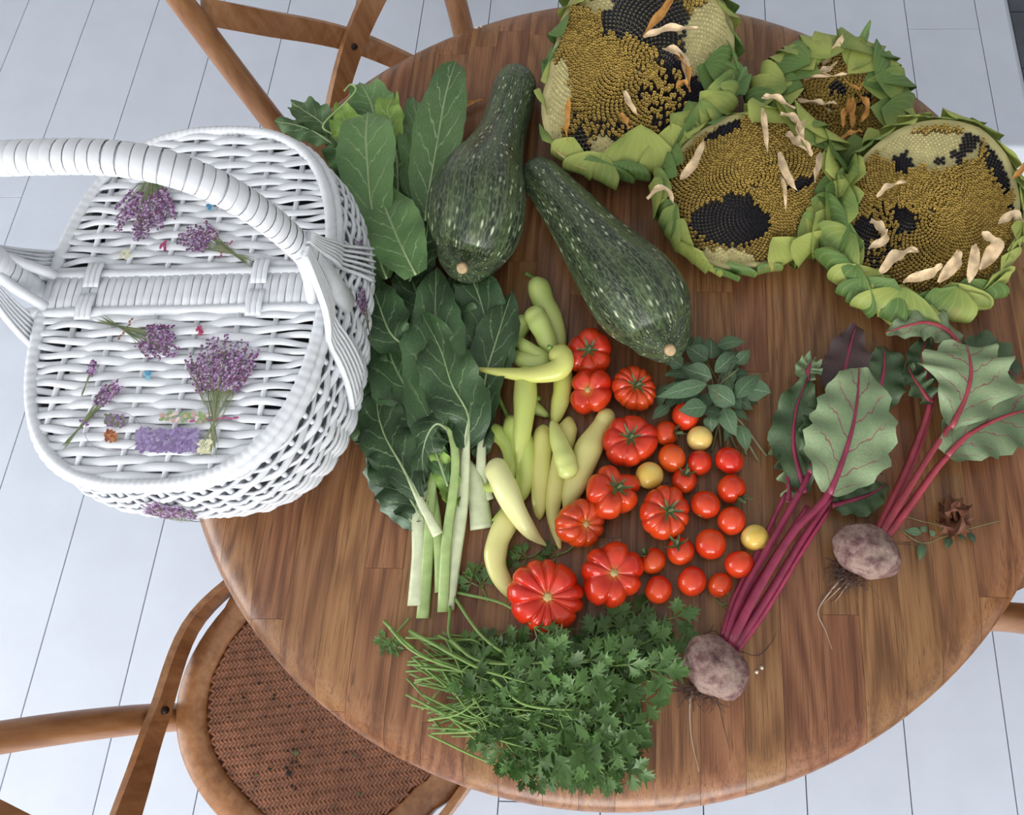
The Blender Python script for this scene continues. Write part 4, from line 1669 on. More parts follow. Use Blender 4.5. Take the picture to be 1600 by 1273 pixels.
sunflower('sunflower head with black seeds picked bare in pale patches, above the straight-necked squash', 1000, 122, 0.062, (0.02, -0.10),
          [(900, -15), (945, -40), (1060, -42), (1130, 0), (1148, 75), (1142, 140), (1118, 200), (1060, 248), (1000, 268), (945, 275), (895, 262), (862, 235), (846, 190), (853, 130), (868, 70), (882, 20)],
          [('s', 1000, 30, 80, 48, 0.1), ('s', 1060, 150, 45, 68, 0.2), ('s', 1060, 88, 40, 22, 0), ('g', 1035, 150, 32, 46, 0.1), ('s', 900, 200, 22, 60, -0.3), ('s', 935, 230, 44, 24, 0), ('g', 930, 198, 56, 30, 0.2), ('f', 940, 160, 52, 30, 0.1), ('s', 872, 140, 22, 40, 0), ('f', 915, 50, 26, 34, 0.3), ('f', 950, 100, 80, 42, 0),
           ('e', 1108, 66, 42, 62, 0.15), ('e', 866, 172, 24, 80, 0.16), ('e', 940, 230, 22, 19, 0), ('e', 930, 6, 30, 12, 0)],
          [(-92, -8, 8, 0.64, 0.006, 0.30), (-60, 10, 4, 0.72, 0.010, 0.32), (-130, -88, 4, 0.86, 0.003, 0.2), (12, 60, 4, 0.95, 0.0, 0.16), (100, 150, 4, 0.90, 0.002, 0.16), (150, 225, 4, 0.99, -0.004, 0.14)],
          [([(1005, 72), (1035, 40, 0.012), (1058, 6, 0.016)], 8, 'o'), ([(1006, 73), (1045, 66, 0.01), (1088, 62, 0.008)], 8, 'p'), ([(1035, 90), (1062, 108, 0.01), (1072, 150, 0.008)], 9, 'p'), ([(1050, 95), (1070, 125, 0.012), (1075, 160, 0.008)], 6, 'o'), ([(975, 155), (985, 175, 0.006), (998, 192)], 6, 'p'), ([(890, 165), (890, 200, 0.004), (888, 232)], 6, 'o'), ([(970, 190), (976, 202), (982, 214)], 6, 'o'), ([(1055, 152), (1066, 146, 0.01), (1074, 156, 0.01)], 5, 'o'), ([(905, 10), (915, -5, 0.01), (940, 5, 0.01)], 8, 'p'), ([(1128, 150, -0.035), (1150, 128, -0.03), (1168, 92, -0.03)], 26, 'g'), ([(885, 60, -0.03), (862, 85, -0.03), (846, 112, -0.03)], 15, 'g')],
          npx=6.4, rimw=0.93, seed=1)
sunflower('smaller sunflower head with bracts folded over the face, farthest behind the others', 1300, 165, 0.034, (0.0, -0.16),
          [(1176, 160), (1198, 115), (1240, 72), (1290, 56), (1345, 62), (1390, 92), (1416, 135), (1422, 180), (1400, 225), (1340, 262), (1270, 270), (1210, 240), (1182, 205)],
          [('s', 1310, 142, 14, 14, 0), ('s', 1350, 160, 12, 10, 0), ('s', 1240, 145, 20, 8, 0)],
          [(-20, 190, 11, 0.42, 0.006, 0.32), (190, 345, 6, 0.60, 0.004, 0.28), (-30, 205, 9, 0.58, 0.011, 0.34)],
          [([(1285, 105), (1302, 85, 0.015), (1312, 66, 0.022)], 7, 'p'), ([(1255, 128), (1285, 122, 0.012), (1305, 108, 0.014)], 8, 'p'), ([(1250, 118), (1275, 130, 0.012), (1320, 125, 0.012)], 7, 'p'), ([(1330, 155), (1325, 180, 0.01), (1330, 205, 0.008)], 9, 'o'), ([(1340, 150), (1350, 175, 0.01), (1340, 200, 0.008)], 7, 'o'), ([(1335, 165), (1318, 185, 0.012), (1316, 205, 0.01)], 7, 'o'), ([(1245, 160), (1280, 170, 0.01), (1305, 168, 0.01)], 7, 'p'), ([(1320, 130), (1338, 148, 0.012), (1350, 132, 0.014)], 4, 'o'), ([(1312, 220), (1330, 215, 0.01), (1345, 212, 0.01)], 6, 'o'), ([(1340, 80, -0.01), (1348, 62, 0.002), (1357, 38, 0.008)], 9, 'g')],
          npx=6.0, rimw=0.76, dome=-0.012, seed=2)
sunflower('sunflower head with one large bare patch of black seeds, touching the big squash', 1175, 300, 0.048, (0.06, -0.14),
          [(1022, 305), (1034, 262), (1062, 225), (1105, 192), (1160, 170), (1215, 170), (1268, 186), (1308, 222), (1323, 275), (1312, 330), (1280, 378), (1230, 412), (1175, 424), (1120, 426), (1078, 408), (1045, 372), (1026, 335)],
          [('s', 1140, 348, 62, 36, 0.0), ('s', 1150, 328, 30, 26, 0), ('s', 1130, 205, 32, 10, -0.5), ('s', 1250, 288, 24, 9, -0.3), ('e', 1135, 404, 46, 16, 0.05)],
          [(-66, 80, 10, 0.70, 0.003, 0.30), (-55, 70, 8, 0.80, 0.008, 0.32), (80, 145, 5, 0.94, 0.0, 0.15), (150, 236, 8, 0.84, 0.004, 0.18), (236, 285, 4, 0.97, -0.002, 0.13)],
          [([(1062, 292), (1080, 270, 0.01), (1096, 232, 0.012)], 9, 'p'), ([(1187, 180), (1190, 215, 0.008), (1195, 250, 0.004)], 6, 'p'), ([(1212, 250), (1222, 285, 0.012), (1240, 312, 0.01)], 8, 'p'), ([(1225, 220), (1235, 240, 0.012), (1262, 258, 0.012)], 10, 'p'), ([(1250, 200), (1240, 225, 0.014), (1258, 255, 0.014)], 8, 'p'), ([(1215, 190), (1235, 205, 0.012), (1250, 240, 0.012)], 7, 'p'), ([(1275, 250), (1272, 275, 0.012), (1265, 300, 0.012)], 7, 'p'), ([(1215, 285), (1220, 310, 0.01), (1222, 340, 0.008)], 4, 'p'), ([(1010, 318, 0.0), (1035, 308, 0.008), (1052, 330, 0.004)], 7, 'p'), ([(1185, 170, 0.01), (1205, 172, 0.012), (1235, 188, 0.012)], 7, 'p')],
          npx=5.6, rimw=0.88, seed=3)
sunflower('broad sunflower head with a pale bare crescent, beside the torn beetroot leaves', 1452, 338, 0.050, (-0.04, -0.12),
          [(1305, 420), (1297, 370), (1303, 315), (1325, 265), (1360, 222), (1415, 188), (1480, 178), (1535, 192), (1578, 235), (1598, 290), (1600, 350), (1590, 400), (1560, 445), (1510, 480), (1450, 494), (1390, 490), (1340, 465)],
          [('e', 1450, 236, 82, 30, 0.0), ('s', 1515, 222, 16, 18, 0.6), ('s', 1560, 262, 20, 44, -0.35), ('s', 1412, 258, 16, 16, 0), ('s', 1500, 245, 14, 10, 0), ('s', 1467, 252, 10, 5, 0), ('g', 1375, 375, 34, 60, 0.3), ('s', 1415, 345, 17, 20, -0.5), ('s', 1585, 335, 12, 22, 0), ('s', 1345, 370, 20, 30, 0.5)],
          [(145, 300, 12, 0.74, 0.003, 0.30), (150, 290, 9, 0.80, 0.008, 0.32), (300, 360, 7, 0.88, 0.004, 0.2), (0, 60, 5, 0.97, 0.0, 0.14), (60, 148, 7, 0.95, 0.0, 0.16)],
          [([(1370, 435), (1395, 415, 0.012), (1425, 405, 0.014)], 12, 'p'), ([(1405, 450), (1440, 440, 0.012), (1460, 425, 0.014)], 10, 'p'), ([(1460, 450), (1480, 425, 0.012), (1486, 405, 0.012)], 12, 'p'), ([(1506, 450), (1510, 420, 0.014), (1512, 395, 0.014)], 10, 'p'), ([(1525, 430), (1540, 400, 0.014), (1520, 380, 0.016)], 14, 'p'), ([(1355, 355), (1368, 370, 0.01), (1375, 385, 0.008)], 9, 'p'), ([(1352, 398), (1372, 390, 0.012), (1376, 372, 0.012)], 8, 'p'), ([(1365, 318), (1385, 305, 0.008), (1412, 296, 0.006)], 7, 'p'), ([(1552, 360), (1570, 352, 0.012), (1586, 362, 0.012)], 9, 'p'), ([(1575, 290), (1590, 278, 0.012), (1604, 268, 0.014)], 7, 'o')],
          npx=5.4, rimw=0.87, seed=4)
# loose orange petal by the squash neck
b = MB()
blade(b, [at(757, 156, 0.004), at(735, 161, 0.009), at(715, 170, 0.006), at(703, 181, 0.003)], lambda u: 0.0055 * (0.2 + 0.8 * math.sin(max(0.03, min(u, 0.97)) * PI)), 14, 4, cup=0.5, ruffle=0.002, rf=2)
top_mesh(b, 'dry_petal', M['petal_orange'], 'single curled orange petal by the crooked squash neck', 'petal', at(730, 163), uv=True)
# ---------------------------------------------------------------- chard and other loose leaves
M['chard'] = leafmat('chard_leaf', srgb(40, 66, 38), srgb(62, 90, 52), srgb(138, 160, 116), 6.5, 1.6, 0.07, 0.035, rough=0.36)
M['collard'] = leafmat('young_leaf', srgb(72, 106, 58), srgb(94, 128, 74), srgb(168, 190, 140), 6.0, 1.5, 0.06, 0.04, rough=0.45)
M['sheen_leaf'] = leafmat('pale_leaf_with_sheen', srgb(112, 136, 110), srgb(170, 188, 170), srgb(196, 208, 186), 6.0, 1.5, 0.06, 0.04, rough=0.3)  # light leaf; the white reflection on its edges is put into the colour
M['limeleaf'] = leafmat('lime_leaf', srgb(110, 146, 58), srgb(140, 172, 76), srgb(188, 206, 130), 6.0, 1.5, 0.06, 0.04)
M['rib'] = plain('leaf_rib', srgb(152, 172, 124), 0.45, var=0.15, scale=60)
M['stalk'] = plain('chard_stalk', srgb(206, 214, 176), 0.34, var=0.12, scale=60, objvar=0.06)
M['stalk_green'] = plain('chard_stalk_green', srgb(166, 190, 120), 0.36, var=0.15, scale=60, objvar=0.08)


def P3(pts):
    return [at(p[0], p[1], p[2]) for p in pts]


def leafw(maxw, peak=0.45, base=0.15, tipw=0.05, pw=1.0, tpow=0.75):
    def f(u):
        if u < peak:
            k = base + (1 - base) * math.sin(u / peak * PI / 2) ** pw
        else:
            k = tipw + (1 - tipw) * math.cos((u - peak) / (1 - peak) * PI / 2) ** tpow
        return maxw * max(k, 0.01)
    return f


def big_leaf(name, label, cat, blade_pts, halfpx, mat, stalk_pts=None, stalk_r=0.004, smat='stalk', flat=0.55, group=None, nu=22, nv=10, cup=0.10, ruffle=0.006, rf=3.0, scallop=0.05, peak=0.45, base=0.2, tipw=0.06, seed=0, rib=True, ribmat=None, twist=0.0, sf=9.0, tpow=0.75):
    bp = P3(blade_pts)
    mp = m_per_px(blade_pts[0][0], blade_pts[0][1], 0.03)
    origin = Vector((bp[0].x, bp[0].y, TOP))
    root = thing(name, label, cat, origin, group)
    b = MB()
    blade(b, bp, leafw(halfpx * mp, peak, base, tipw, 1.0, tpow), nu, nv, cup=cup, ruffle=ruffle, rf=rf, scallop=scallop, sf=sf, zmin=TOP + 0.002, seed=seed, twist=twist)
    b.build('leaf_blade', mat, root, uv=True)
    if rib:
        b = MB()
        sp_ = spline(bp, 18)
        pts = [Vector(p) + Vector((0, 0, 0.0008)) for p in sp_]
        rr = [max(0.0004, 0.0019 * (1 - i / 17) ** 0.9) for i in range(18)]
        tube(b, pts, rr, 8, sy=0.6)
        b.build('midrib', ribmat or M['rib'], root)
        if stalk_pts:
            b = MB()
            full = P3(stalk_pts) + [bp[0], Vector(sp_[4]) + Vector((0, 0, 0.0006))]
            s3 = [Vector(p) for p in spline(full, 22)]
            rs_ = [stalk_r * (1 - 0.30 * i / 15) if i < 15 else stalk_r * 0.7 * max(0.18, 1 - (i - 14) / 8) for i in range(22)]
            tube(b, s3, rs_, 12, sx=1.35, sy=flat, fn=lambda u, a: 1 + 0.07 * math.cos(5 * a))
            b.build('stalk', M[smat], root)
    return root


G1, G2 = 'chard leaves', 'leafy greens beside the basket'
def chard(bl, hw, lab, st=None, sr=0.004, sm='stalk', mat='chard', **k):
    return big_leaf('chard_leaf', lab, 'leaf', bl, hw, M[mat], st, sr, sm, group=G1, **k)


# under layer
chard([(640, 700, 0.012), (600, 610, 0.022), (585, 520, 0.026), (578, 440, 0.026)], 46, 'dark chard leaf half hidden along the side of the basket', seed=1, ruffle=0.008)
chard([(690, 720, 0.014), (655, 640, 0.024), (612, 560, 0.030), (598, 470, 0.032)], 52, 'dark chard leaf fanning out beside the lavender print on the basket side', [(650, 946, 0.004), (655, 870, 0.006), (657, 790, 0.010)], 0.0078, seed=2)
chard([(712, 700, 0.018), (740, 600, 0.022), (760, 520, 0.028), (742, 446, 0.034), (722, 436, 0.022)], 44, 'dark chard leaf with its tip folded over below the crooked-necked squash', [(752, 826, 0.004), (748, 790, 0.006), (738, 745, 0.012)], 0.0105, seed=3, ruffle=0.01)
chard([(668, 740, 0.016), (625, 690, 0.026), (582, 668, 0.022), (556, 690, 0.006)], 50, 'broad dark chard leaf drooping onto bare oak below the basket', [(688, 925, 0.004), (686, 870, 0.008), (680, 800, 0.014)], 0.0052, 'stalk_green', seed=4, ruffle=0.009)
chard([(662, 812, 0.010), (636, 770, 0.014), (606, 710, 0.016), (580, 640, 0.014)], 42, 'chard leaf with pale shiny frilled edge lying on bare oak', None, seed=5, ruffle=0.011, rf=5, scallop=0.08)
chard([(690, 560, 0.022), (668, 500, 0.028), (650, 455, 0.03), (632, 405, 0.026)], 46, 'shadowed chard leaf filling the gap under the rounded light leaf', seed=40, ruffle=0.009)
chard([(735, 600, 0.016), (722, 530, 0.022), (705, 480, 0.026), (712, 428, 0.022)], 42, 'shadowed chard leaf below the stem end of the crooked squash', seed=41, ruffle=0.009)
chard([(610, 660, 0.016), (580, 600, 0.022), (566, 550, 0.024), (562, 495, 0.02)], 40, 'shadowed chard leaf squeezed against the lower basket side', seed=42, ruffle=0.009)
# mid layer
chard([(676, 730, 0.026), (676, 640, 0.038), (680, 545, 0.044), (680, 482, 0.046), (682, 418, 0.040)], 52, 'large upright chard leaf with a straight pale rib in the middle of the greens', [(660, 966, 0.004), (667, 880, 0.008), (672, 800, 0.016)], 0.0056, 'stalk_green', seed=6)
chard([(752, 700, 0.022), (757, 600, 0.030), (776, 530, 0.036), (800, 456, 0.034)], 38, 'chard leaf with pale straight midrib pointing at the pepper heap', [(762, 782, 0.005), (752, 745, 0.010)], 0.0058, seed=7, peak=0.6)
chard([(728, 700, 0.030), (732, 650, 0.042), (706, 600, 0.048), (688, 545, 0.048), (660, 492, 0.044)], 48, 'dark ruffled chard leaf lying diagonally over the others', [(697, 952, 0.008), (710, 870, 0.012), (722, 790, 0.018)], 0.0066, seed=8, ruffle=0.010)
chard([(700, 672, 0.040), (683, 662, 0.050), (668, 680, 0.044), (660, 715, 0.034), (664, 755, 0.026)], 30, 'chard leaf on an arching stalk bent back over itself', [(692, 956, 0.010), (697, 850, 0.020), (710, 750, 0.032), (710, 700, 0.038)], 0.0050, 'stalk_green', seed=9, cup=-0.3)
chard([(655, 780, 0.034), (628, 728, 0.036), (602, 682, 0.036), (590, 640, 0.03), (592, 600, 0.026)], 44, 'chard leaf with a bright diagonal stalk, underside partly showing', [(684, 836, 0.026), (672, 812, 0.032)], 0.0048, 'stalk', seed=10, cup=-0.25, ruffle=0.008, peak=0.55)
chard([(640, 545, 0.046), (610, 520, 0.052), (590, 470, 0.05), (575, 430, 0.042)], 38, 'dull green chard leaf under the round-ended light leaf', None, seed=11)
chard([(712, 640, 0.034), (740, 650, 0.034), (752, 690, 0.022), (742, 716, 0.012)], 22, 'small chard leaf curling down toward the pepper hook', None, seed=12, cup=-0.3)
chard([(700, 760, 0.026), (686, 720, 0.032), (676, 690, 0.032), (690, 660, 0.03)], 18, 'small bright chard leaf tucked among the stalks', None, seed=13, mat='collard')
chard([(712, 800, 0.016), (704, 760, 0.024), (690, 725, 0.03), (676, 700, 0.032)], 20, 'bright green torn chard scrap between two pale stalks', None, seed=43, mat='limeleaf', ruffle=0.008)
chard([(655, 830, 0.006), (628, 790, 0.008), (598, 735, 0.010), (578, 690, 0.01)], 30, 'light chard leaf edge with white sheen painted in, lying flat on bare oak', None, seed=44, mat='sheen_leaf', ruffle=0.006, rf=6, scallop=0.09)
# light upper leaves
def coll(bl, hw, lab, mat='collard', **k):
    return big_leaf('leafy_green', lab, 'leaf', bl, hw, M[mat], None, 0.003, 'stalk', group=G2, **k)


coll([(664, 345, 0.05), (672, 290, 0.062), (684, 220, 0.068), (696, 150, 0.066), (712, 96, 0.060)], 40, 'long tongue-shaped leaf with a bright rib beside the crooked-necked squash', seed=20, peak=0.5, base=0.3, tipw=0.04, tpow=0.42, scallop=0.02, ruffle=0.004, ribmat=None)
coll([(598, 380, 0.06), (580, 320, 0.070), (574, 250, 0.074), (572, 205, 0.072), (575, 176, 0.064)], 46, 'broad pale green leaf with white midrib standing above the basket corner', seed=21, peak=0.6, base=0.25, tpow=0.5, scallop=0.02, ruffle=0.004)
coll([(650, 430, 0.058), (625, 380, 0.068), (606, 335, 0.070), (592, 298, 0.060)], 46, 'rounded leaf with slanting rib overlapping the broad pale green one', seed=22, peak=0.5, base=0.4, tipw=0.04, tpow=0.45, scallop=0.02, ruffle=0.004)
coll([(604, 436, 0.05), (588, 390, 0.056), (574, 345, 0.058), (566, 308, 0.05)], 30, 'narrow leaf between the rounded leaf and the basket rim', seed=23, scallop=0.02)
coll([(640, 330, 0.035), (655, 270, 0.045), (652, 200, 0.046), (646, 152, 0.04)], 32, 'dull leaf partly behind the long tongue-shaped leaf', seed=24, scallop=0.02)
coll([(620, 330, 0.03), (622, 280, 0.04), (618, 230, 0.045), (612, 190, 0.04)], 36, 'darker leaf between the two tallest pale leaves', seed=25, scallop=0.02)
coll([(616, 230, 0.05), (612, 195, 0.056), (606, 168, 0.056), (620, 146, 0.05)], 22, 'small lime green leaf glowing behind the broad leaf', mat='limeleaf', seed=26, scallop=0.02)
coll([(560, 240, 0.045), (548, 210, 0.055), (538, 185, 0.058), (530, 164, 0.054)], 26, 'yellowish edged leaf at the side of the broad pale leaf', mat='limeleaf', seed=27, scallop=0.03)
coll([(590, 220, 0.03), (585, 180, 0.04), (575, 150, 0.044), (562, 128, 0.04)], 38, 'dark green leaf at the table edge with a curling tendril', seed=28, scallop=0.03, ruffle=0.008)
coll([(520, 215, 0.04), (500, 190, 0.05), (478, 175, 0.054), (455, 160, 0.05)], 24, 'folded leaf poking out past the table edge above the basket', seed=29, cup=0.4)
coll([(520, 225, 0.045), (490, 205, 0.05), (460, 195, 0.05), (430, 190, 0.045)], 22, 'drooping leaf resting on the basket corner', seed=30, cup=-0.3)
coll([(560, 290, 0.03), (545, 255, 0.04), (530, 225, 0.044), (510, 205, 0.04)], 30, 'crumpled leaf close against the basket corner', seed=31, ruffle=0.01)
coll([(700, 330, 0.02), (712, 285, 0.03), (722, 250, 0.034), (736, 222, 0.03)], 26, 'narrow dark leaf pressed against the side of the crooked squash', seed=32, mat='chard')
coll([(640, 440, 0.03), (660, 395, 0.036), (668, 350, 0.04), (660, 310, 0.036)], 34, 'dark leaf shadowed between the rounded leaf and the squash', seed=33, mat='chard')
coll([(575, 330, 0.02), (556, 300, 0.03), (548, 270, 0.034), (540, 240, 0.03)], 30, 'bright leaf sliver behind the basket rim', seed=34, mat='collard')
b = MB()
tube(b, spline(P3([(520, 210, 0.055), (505, 195, 0.062), (540, 160, 0.066), (556, 140, 0.062), (548, 132, 0.058), (538, 142, 0.06)]), 24), 0.0013, 6)
top_mesh(b, 'tendril', M['stalk_green'], 'pale curling tendril above the leaves at the table edge', 'tendril', at(530, 175))

# ---------------------------------------------------------------- basil
M['basil'] = leafmat('basil_leaf', srgb(64, 90, 62), srgb(90, 116, 84), srgb(132, 154, 118), 4.5, 1.4, 0.05, 0.04, rough=0.5, noise_scale=30)
M['basil_stem'] = plain('basil_stem', srgb(112, 110, 76), 0.6, var=0.2)
BAS = [((1112, 590), (1065, 573), 14), ((1104, 600), (1026, 620), 11), ((1148, 632), (1104, 601), 14), ((1150, 621), (1188, 582), 13), ((1117, 581), (1155, 546), 12), ((1105, 562), (1072, 540), 13), ((1104, 636), (1060, 641), 13),
       ((1128, 648), (1094, 642), 12), ((1130, 638), (1150, 681), 12), ((1112, 648), (1111, 676), 10), ((1162, 606), (1205, 613), 15), ((1111, 560), (1110, 527), 13), ((1121, 540), (1165, 533), 10), ((1143, 612), (1125, 582), 8),
       ((1078, 590), (1038, 584), 10), ((1066, 572), (1046, 558), 10), ((1046, 634), (1018, 655), 8), ((1157, 664), (1167, 706), 10), ((1150, 568), (1172, 546), 9), ((1142, 643), (1172, 656), 8), ((1090, 555), (1094, 524), 10), ((1070, 545), (1084, 526), 9),
       ((1075, 610), (1036, 606), 10), ((1092, 612), (1058, 622), 10), ((1135, 575), (1160, 560), 9), ((1128, 560), (1138, 532), 9), ((1150, 600), (1172, 590), 9), ((1090, 625), (1075, 640), 8), ((1140, 655), (1133, 690), 8), ((1160, 620), (1186, 630), 9), ((1080, 575), (1052, 600), 10), ((1056, 620), (1040, 640), 8), ((1040, 600), (1030, 640), 8), ((1062, 560), (1040, 570), 8), ((1125, 600), (1150, 580), 11)]
bm_ = []
rb = random.Random(8)
for q in range(26):
    a_ = rb.uniform(0, 2 * PI)
    r0, r1 = rb.uniform(14, 34), rb.uniform(26, 34)
    x0, y0 = 1112 + r0 * 1.35 * math.cos(a_), 598 + r0 * 1.15 * math.sin(a_)
    BAS.append(((x0, y0), (x0 + r1 * math.cos(a_ + rb.uniform(-0.5, 0.5)), y0 + r1 * 0.9 * math.sin(a_ + rb.uniform(-0.5, 0.5))), rb.uniform(8, 12)))
for q in range(5):
    mbb = MB()
    blade(mbb, [(0, 0, 0), (0.33, 0, 0.05 + 0.02 * q), (0.7, 0, 0.07), (1.0, 0.02 * (q - 2), -0.05 * q * 0.5)], lambda u: 1.0 * (math.sin(max(0.01, u) ** 0.72 * PI) ** 1.15 + 0.01), 12, 6, cup=0.0, ruffle=0.0, seed=q)
    # fold along midrib : v-shape scaled later
    me = mbb.mesh('basil_leaf', uv=True)
    me.materials.append(M['basil'])
    bm_.append(me)


def leaf_matrix(base, tip, halfw, roll, fold_up=1.0):
    d = tip - base
    L = d.length
    x = d.normalized()
    y = Vector((0, 0, 1)).cross(x)
    y.normalize()
    y = Matrix.Rotation(roll, 3, x) @ y
    z = x.cross(y)
    return Matrix(((x.x * L, y.x * halfw, z.x * L, base.x), (x.y * L, y.y * halfw, z.y * L, base.y), (x.z * L, y.z * halfw, z.z * L, base.z), (0, 0, 0, 1)))


NSP = 7
sprigs = []
for i in range(NSP):
    hub = at(1122 + rb.uniform(-12, 14), 615 + rb.uniform(-14, 14), 0.012 + 0.004 * i)
    r_ = thing('basil_sprig', 'green basil sprig in the bunch between the squash end and cherry tomatoes', 'basil', (hub.x, hub.y, TOP), 'basil sprigs in the bunch')
    e = at(1108 + i * 15 + rb.uniform(-4, 4), 692 + rb.uniform(0, 34) * (0.4 + 0.12 * i), 0.003)
    top_ = at(1100 + i * 9, 560 + rb.uniform(-10, 20), 0.02 + 0.003 * i)
    b = MB()
    tube(b, spline([e, (e + hub) / 2 + Vector((0, 0, 0.004)), hub, top_], 16), [0.0017 - 0.00006 * k for k in range(16)], 6)
    b.build('stem', M['basil_stem'], r_)
    sprigs.append((r_, hub))
for i, (a, c, hw) in enumerate(BAS):
    r_, hub = sprigs[i % NSP]
    z = 0.036 - 0.0007 * i if i < 20 else rb.uniform(0.010, 0.018)
    mp = m_per_px(a[0], a[1], 0.02)
    ba, ti = at(a[0], a[1], z), at(c[0], c[1], max(0.004, z + rb.uniform(-0.012, 0.008)))
    m4 = Matrix.Translation(-r_.location) @ leaf_matrix(ba, ti, hw * mp * 1.2, rb.uniform(-0.6, 0.6))
    place('leaf', bm_[i % 5], r_, m4)

# ---------------------------------------------------------------- beetroot
M['beet'] = None
t = NT('beet_skin')
nz = t.noise(t.obj(), 45, 5, 0.65)
n2 = t.noise(t.obj(), 160, 3)
n3 = t.noise(t.obj(), 26, 2)
col = t.ramp(nz, [(0.34, srgb(70, 44, 48)), (0.46, srgb(118, 92, 88)), (0.58, srgb(148, 127, 117)), (0.7, srgb(96, 68, 68))])
col = t.mix(t.math('MULTIPLY', t.smooth(n3, 0.56, 0.66), 0.8), col, srgb(86, 42, 52))
t.bump(t.math('ADD', nz, t.math('MULTIPLY', n2, 0.5)), 0.7, 0.003)
M['beet'] = t.out(col, 0.75, 0.25)
M['beetstem'] = plain('beet_stalk', srgb(140, 44, 74), 0.38, var=0.22, scale=50, objvar=0.15)
M['beetstem2'] = plain('beet_stalk_red', srgb(150, 56, 68), 0.38, var=0.22, scale=50, objvar=0.15)
M['beetleaf'] = leafmat('beet_leaf', srgb(108, 132, 94), srgb(136, 156, 116), srgb(134, 66, 80), 5.0, 1.5, 0.06, 0.035, rough=0.42, noise_scale=14, latw=0.8)
M['beetleaf_dark'] = leafmat('beet_leaf_dark', srgb(56, 80, 50), srgb(74, 98, 62), srgb(104, 60, 70), 5.0, 1.5, 0.05, 0.035, rough=0.42)
M['beetleaf_purple'] = leafmat('beet_leaf_purple', srgb(58, 46, 48), srgb(76, 58, 58), srgb(110, 50, 66), 5.0, 1.5, 0.05, 0.04)
M['rootlet'] = plain('beet_rootlet', srgb(82, 60, 52), 0.9)
M['rootlet_pale'] = plain('pale_rootlet', srgb(176, 150, 130), 0.8)


def beet(label, cx, cy, rx, ry, ang, crown, stalks, leaves, roots, hairs, seed):
    mp = m_per_px(cx, cy, 0.03)
    A, B = rx * mp, ry * mp
    c = at(cx, cy, B * 0.92)
    root = thing('beetroot', label, 'beetroot', (c.x, c.y, TOP))
    bm = bmesh.new()
    bmesh.ops.create_icosphere(bm, subdivisions=5, radius=1.0)
    for v in bm.verts:
        k = 1 + 0.11 * mnoise.noise(v.co * 1.6 + Vector((seed, 0, 0))) + 0.035 * mnoise.noise(v.co * 5 + Vector((seed, 3, 0))) + 0.012 * mnoise.noise(v.co * 16)
        v.co = Vector((v.co.x * A * k, v.co.y * B * k, v.co.z * B * 0.92 * k))
    bmesh.ops.rotate(bm, cent=(0, 0, 0), matrix=Matrix.Rotation(ang, 3, 'Z'), verts=bm.verts)
    zm = min(v.co.z for v in bm.verts)
    bmesh.ops.translate(bm, verts=bm.verts, vec=(0, 0, -zm + 0.0004))
    me = bpy.data.meshes.new('bulb')
    bm.to_mesh(me)
    bm.free()
    me.polygons.foreach_set('use_smooth', [True] * len(me.polygons))
    me.materials.append(M['beet'])
    place('bulb', me, root)
    for pts, r, mt in stalks:
        b = MB()
        sp_ = spline(P3(pts), 20)
        rr = [r * mp * (1.0 - 0.42 * i / 19) for i in range(20)]
        tube(b, sp_, rr, 10, sx=1.0, sy=0.85, fn=lambda u, a: 1 + 0.10 * math.cos(3 * a + 1))
        b.build('stalk', M[mt], root)
    for i, (pts, hw, mt, kw) in enumerate(leaves):
        b = MB()
        k = dict(peak=0.42, base=0.3, tipw=0.12)
        k.update({q: kw[q] for q in ('peak', 'base', 'tipw') if q in kw})
        bp = P3(pts)
        blade(b, bp, leafw(hw * mp, **k), 26, 12, cup=kw.get('cup', 0.08), ruffle=kw.get('ruffle', 0.006), rf=kw.get('rf', 4), scallop=kw.get('scallop', 0.07), sf=kw.get('sf', 7), zmin=TOP + 0.002, seed=seed + i * 1.3, twist=kw.get('twist', 0))
        lf = b.build('leaf', M[mt], root, uv=True)
        b = MB()
        sp_ = [Vector(p) + Vector((0, 0, 0.0009)) for p in spline(bp, 16)]
        tube(b, sp_, [0.0034 * (1 - j / 16) + 0.0004 for j in range(16)], 8, sy=0.6)
        b.build('midrib', M['beetstem2' if seed > 1 else 'beetstem'], lf)
    rh = random.Random(seed)
    for x, y, n in hairs:
        b = MB()
        for i in range(n):
            a = rh.uniform(0, 2 * PI)
            l = rh.uniform(0.008, 0.024)
            p0 = at(x + rh.uniform(-10, 10), y + rh.uniform(-8, 8), rh.uniform(0.002, 0.02))
            p1 = p0 + Vector((math.cos(a) * l * 0.5, math.sin(a) * l * 0.5, rh.uniform(-0.004, 0.006)))
            p2 = p0 + Vector((math.cos(a + rh.uniform(-0.9, 0.9)) * l, math.sin(a + rh.uniform(-0.9, 0.9)) * l, rh.uniform(-0.008, 0.004)))
            for p in (p1, p2):
                p.z = max(p.z, TOP + 0.001)
            tube(b, spline([p0, p1, p2], 6), 0.0004, 4)
        o = b.build('root_hairs', M['rootlet'], root)
        o['kind'] = 'stuff'
    for pts, r, mt in roots:
        b = MB()
        sp_ = spline(P3(pts), 18)
        tube(b, sp_, [r * (1 - 0.8 * i / 17) for i in range(18)], 5)
        b.build('rootlet', M[mt], root)
    return root


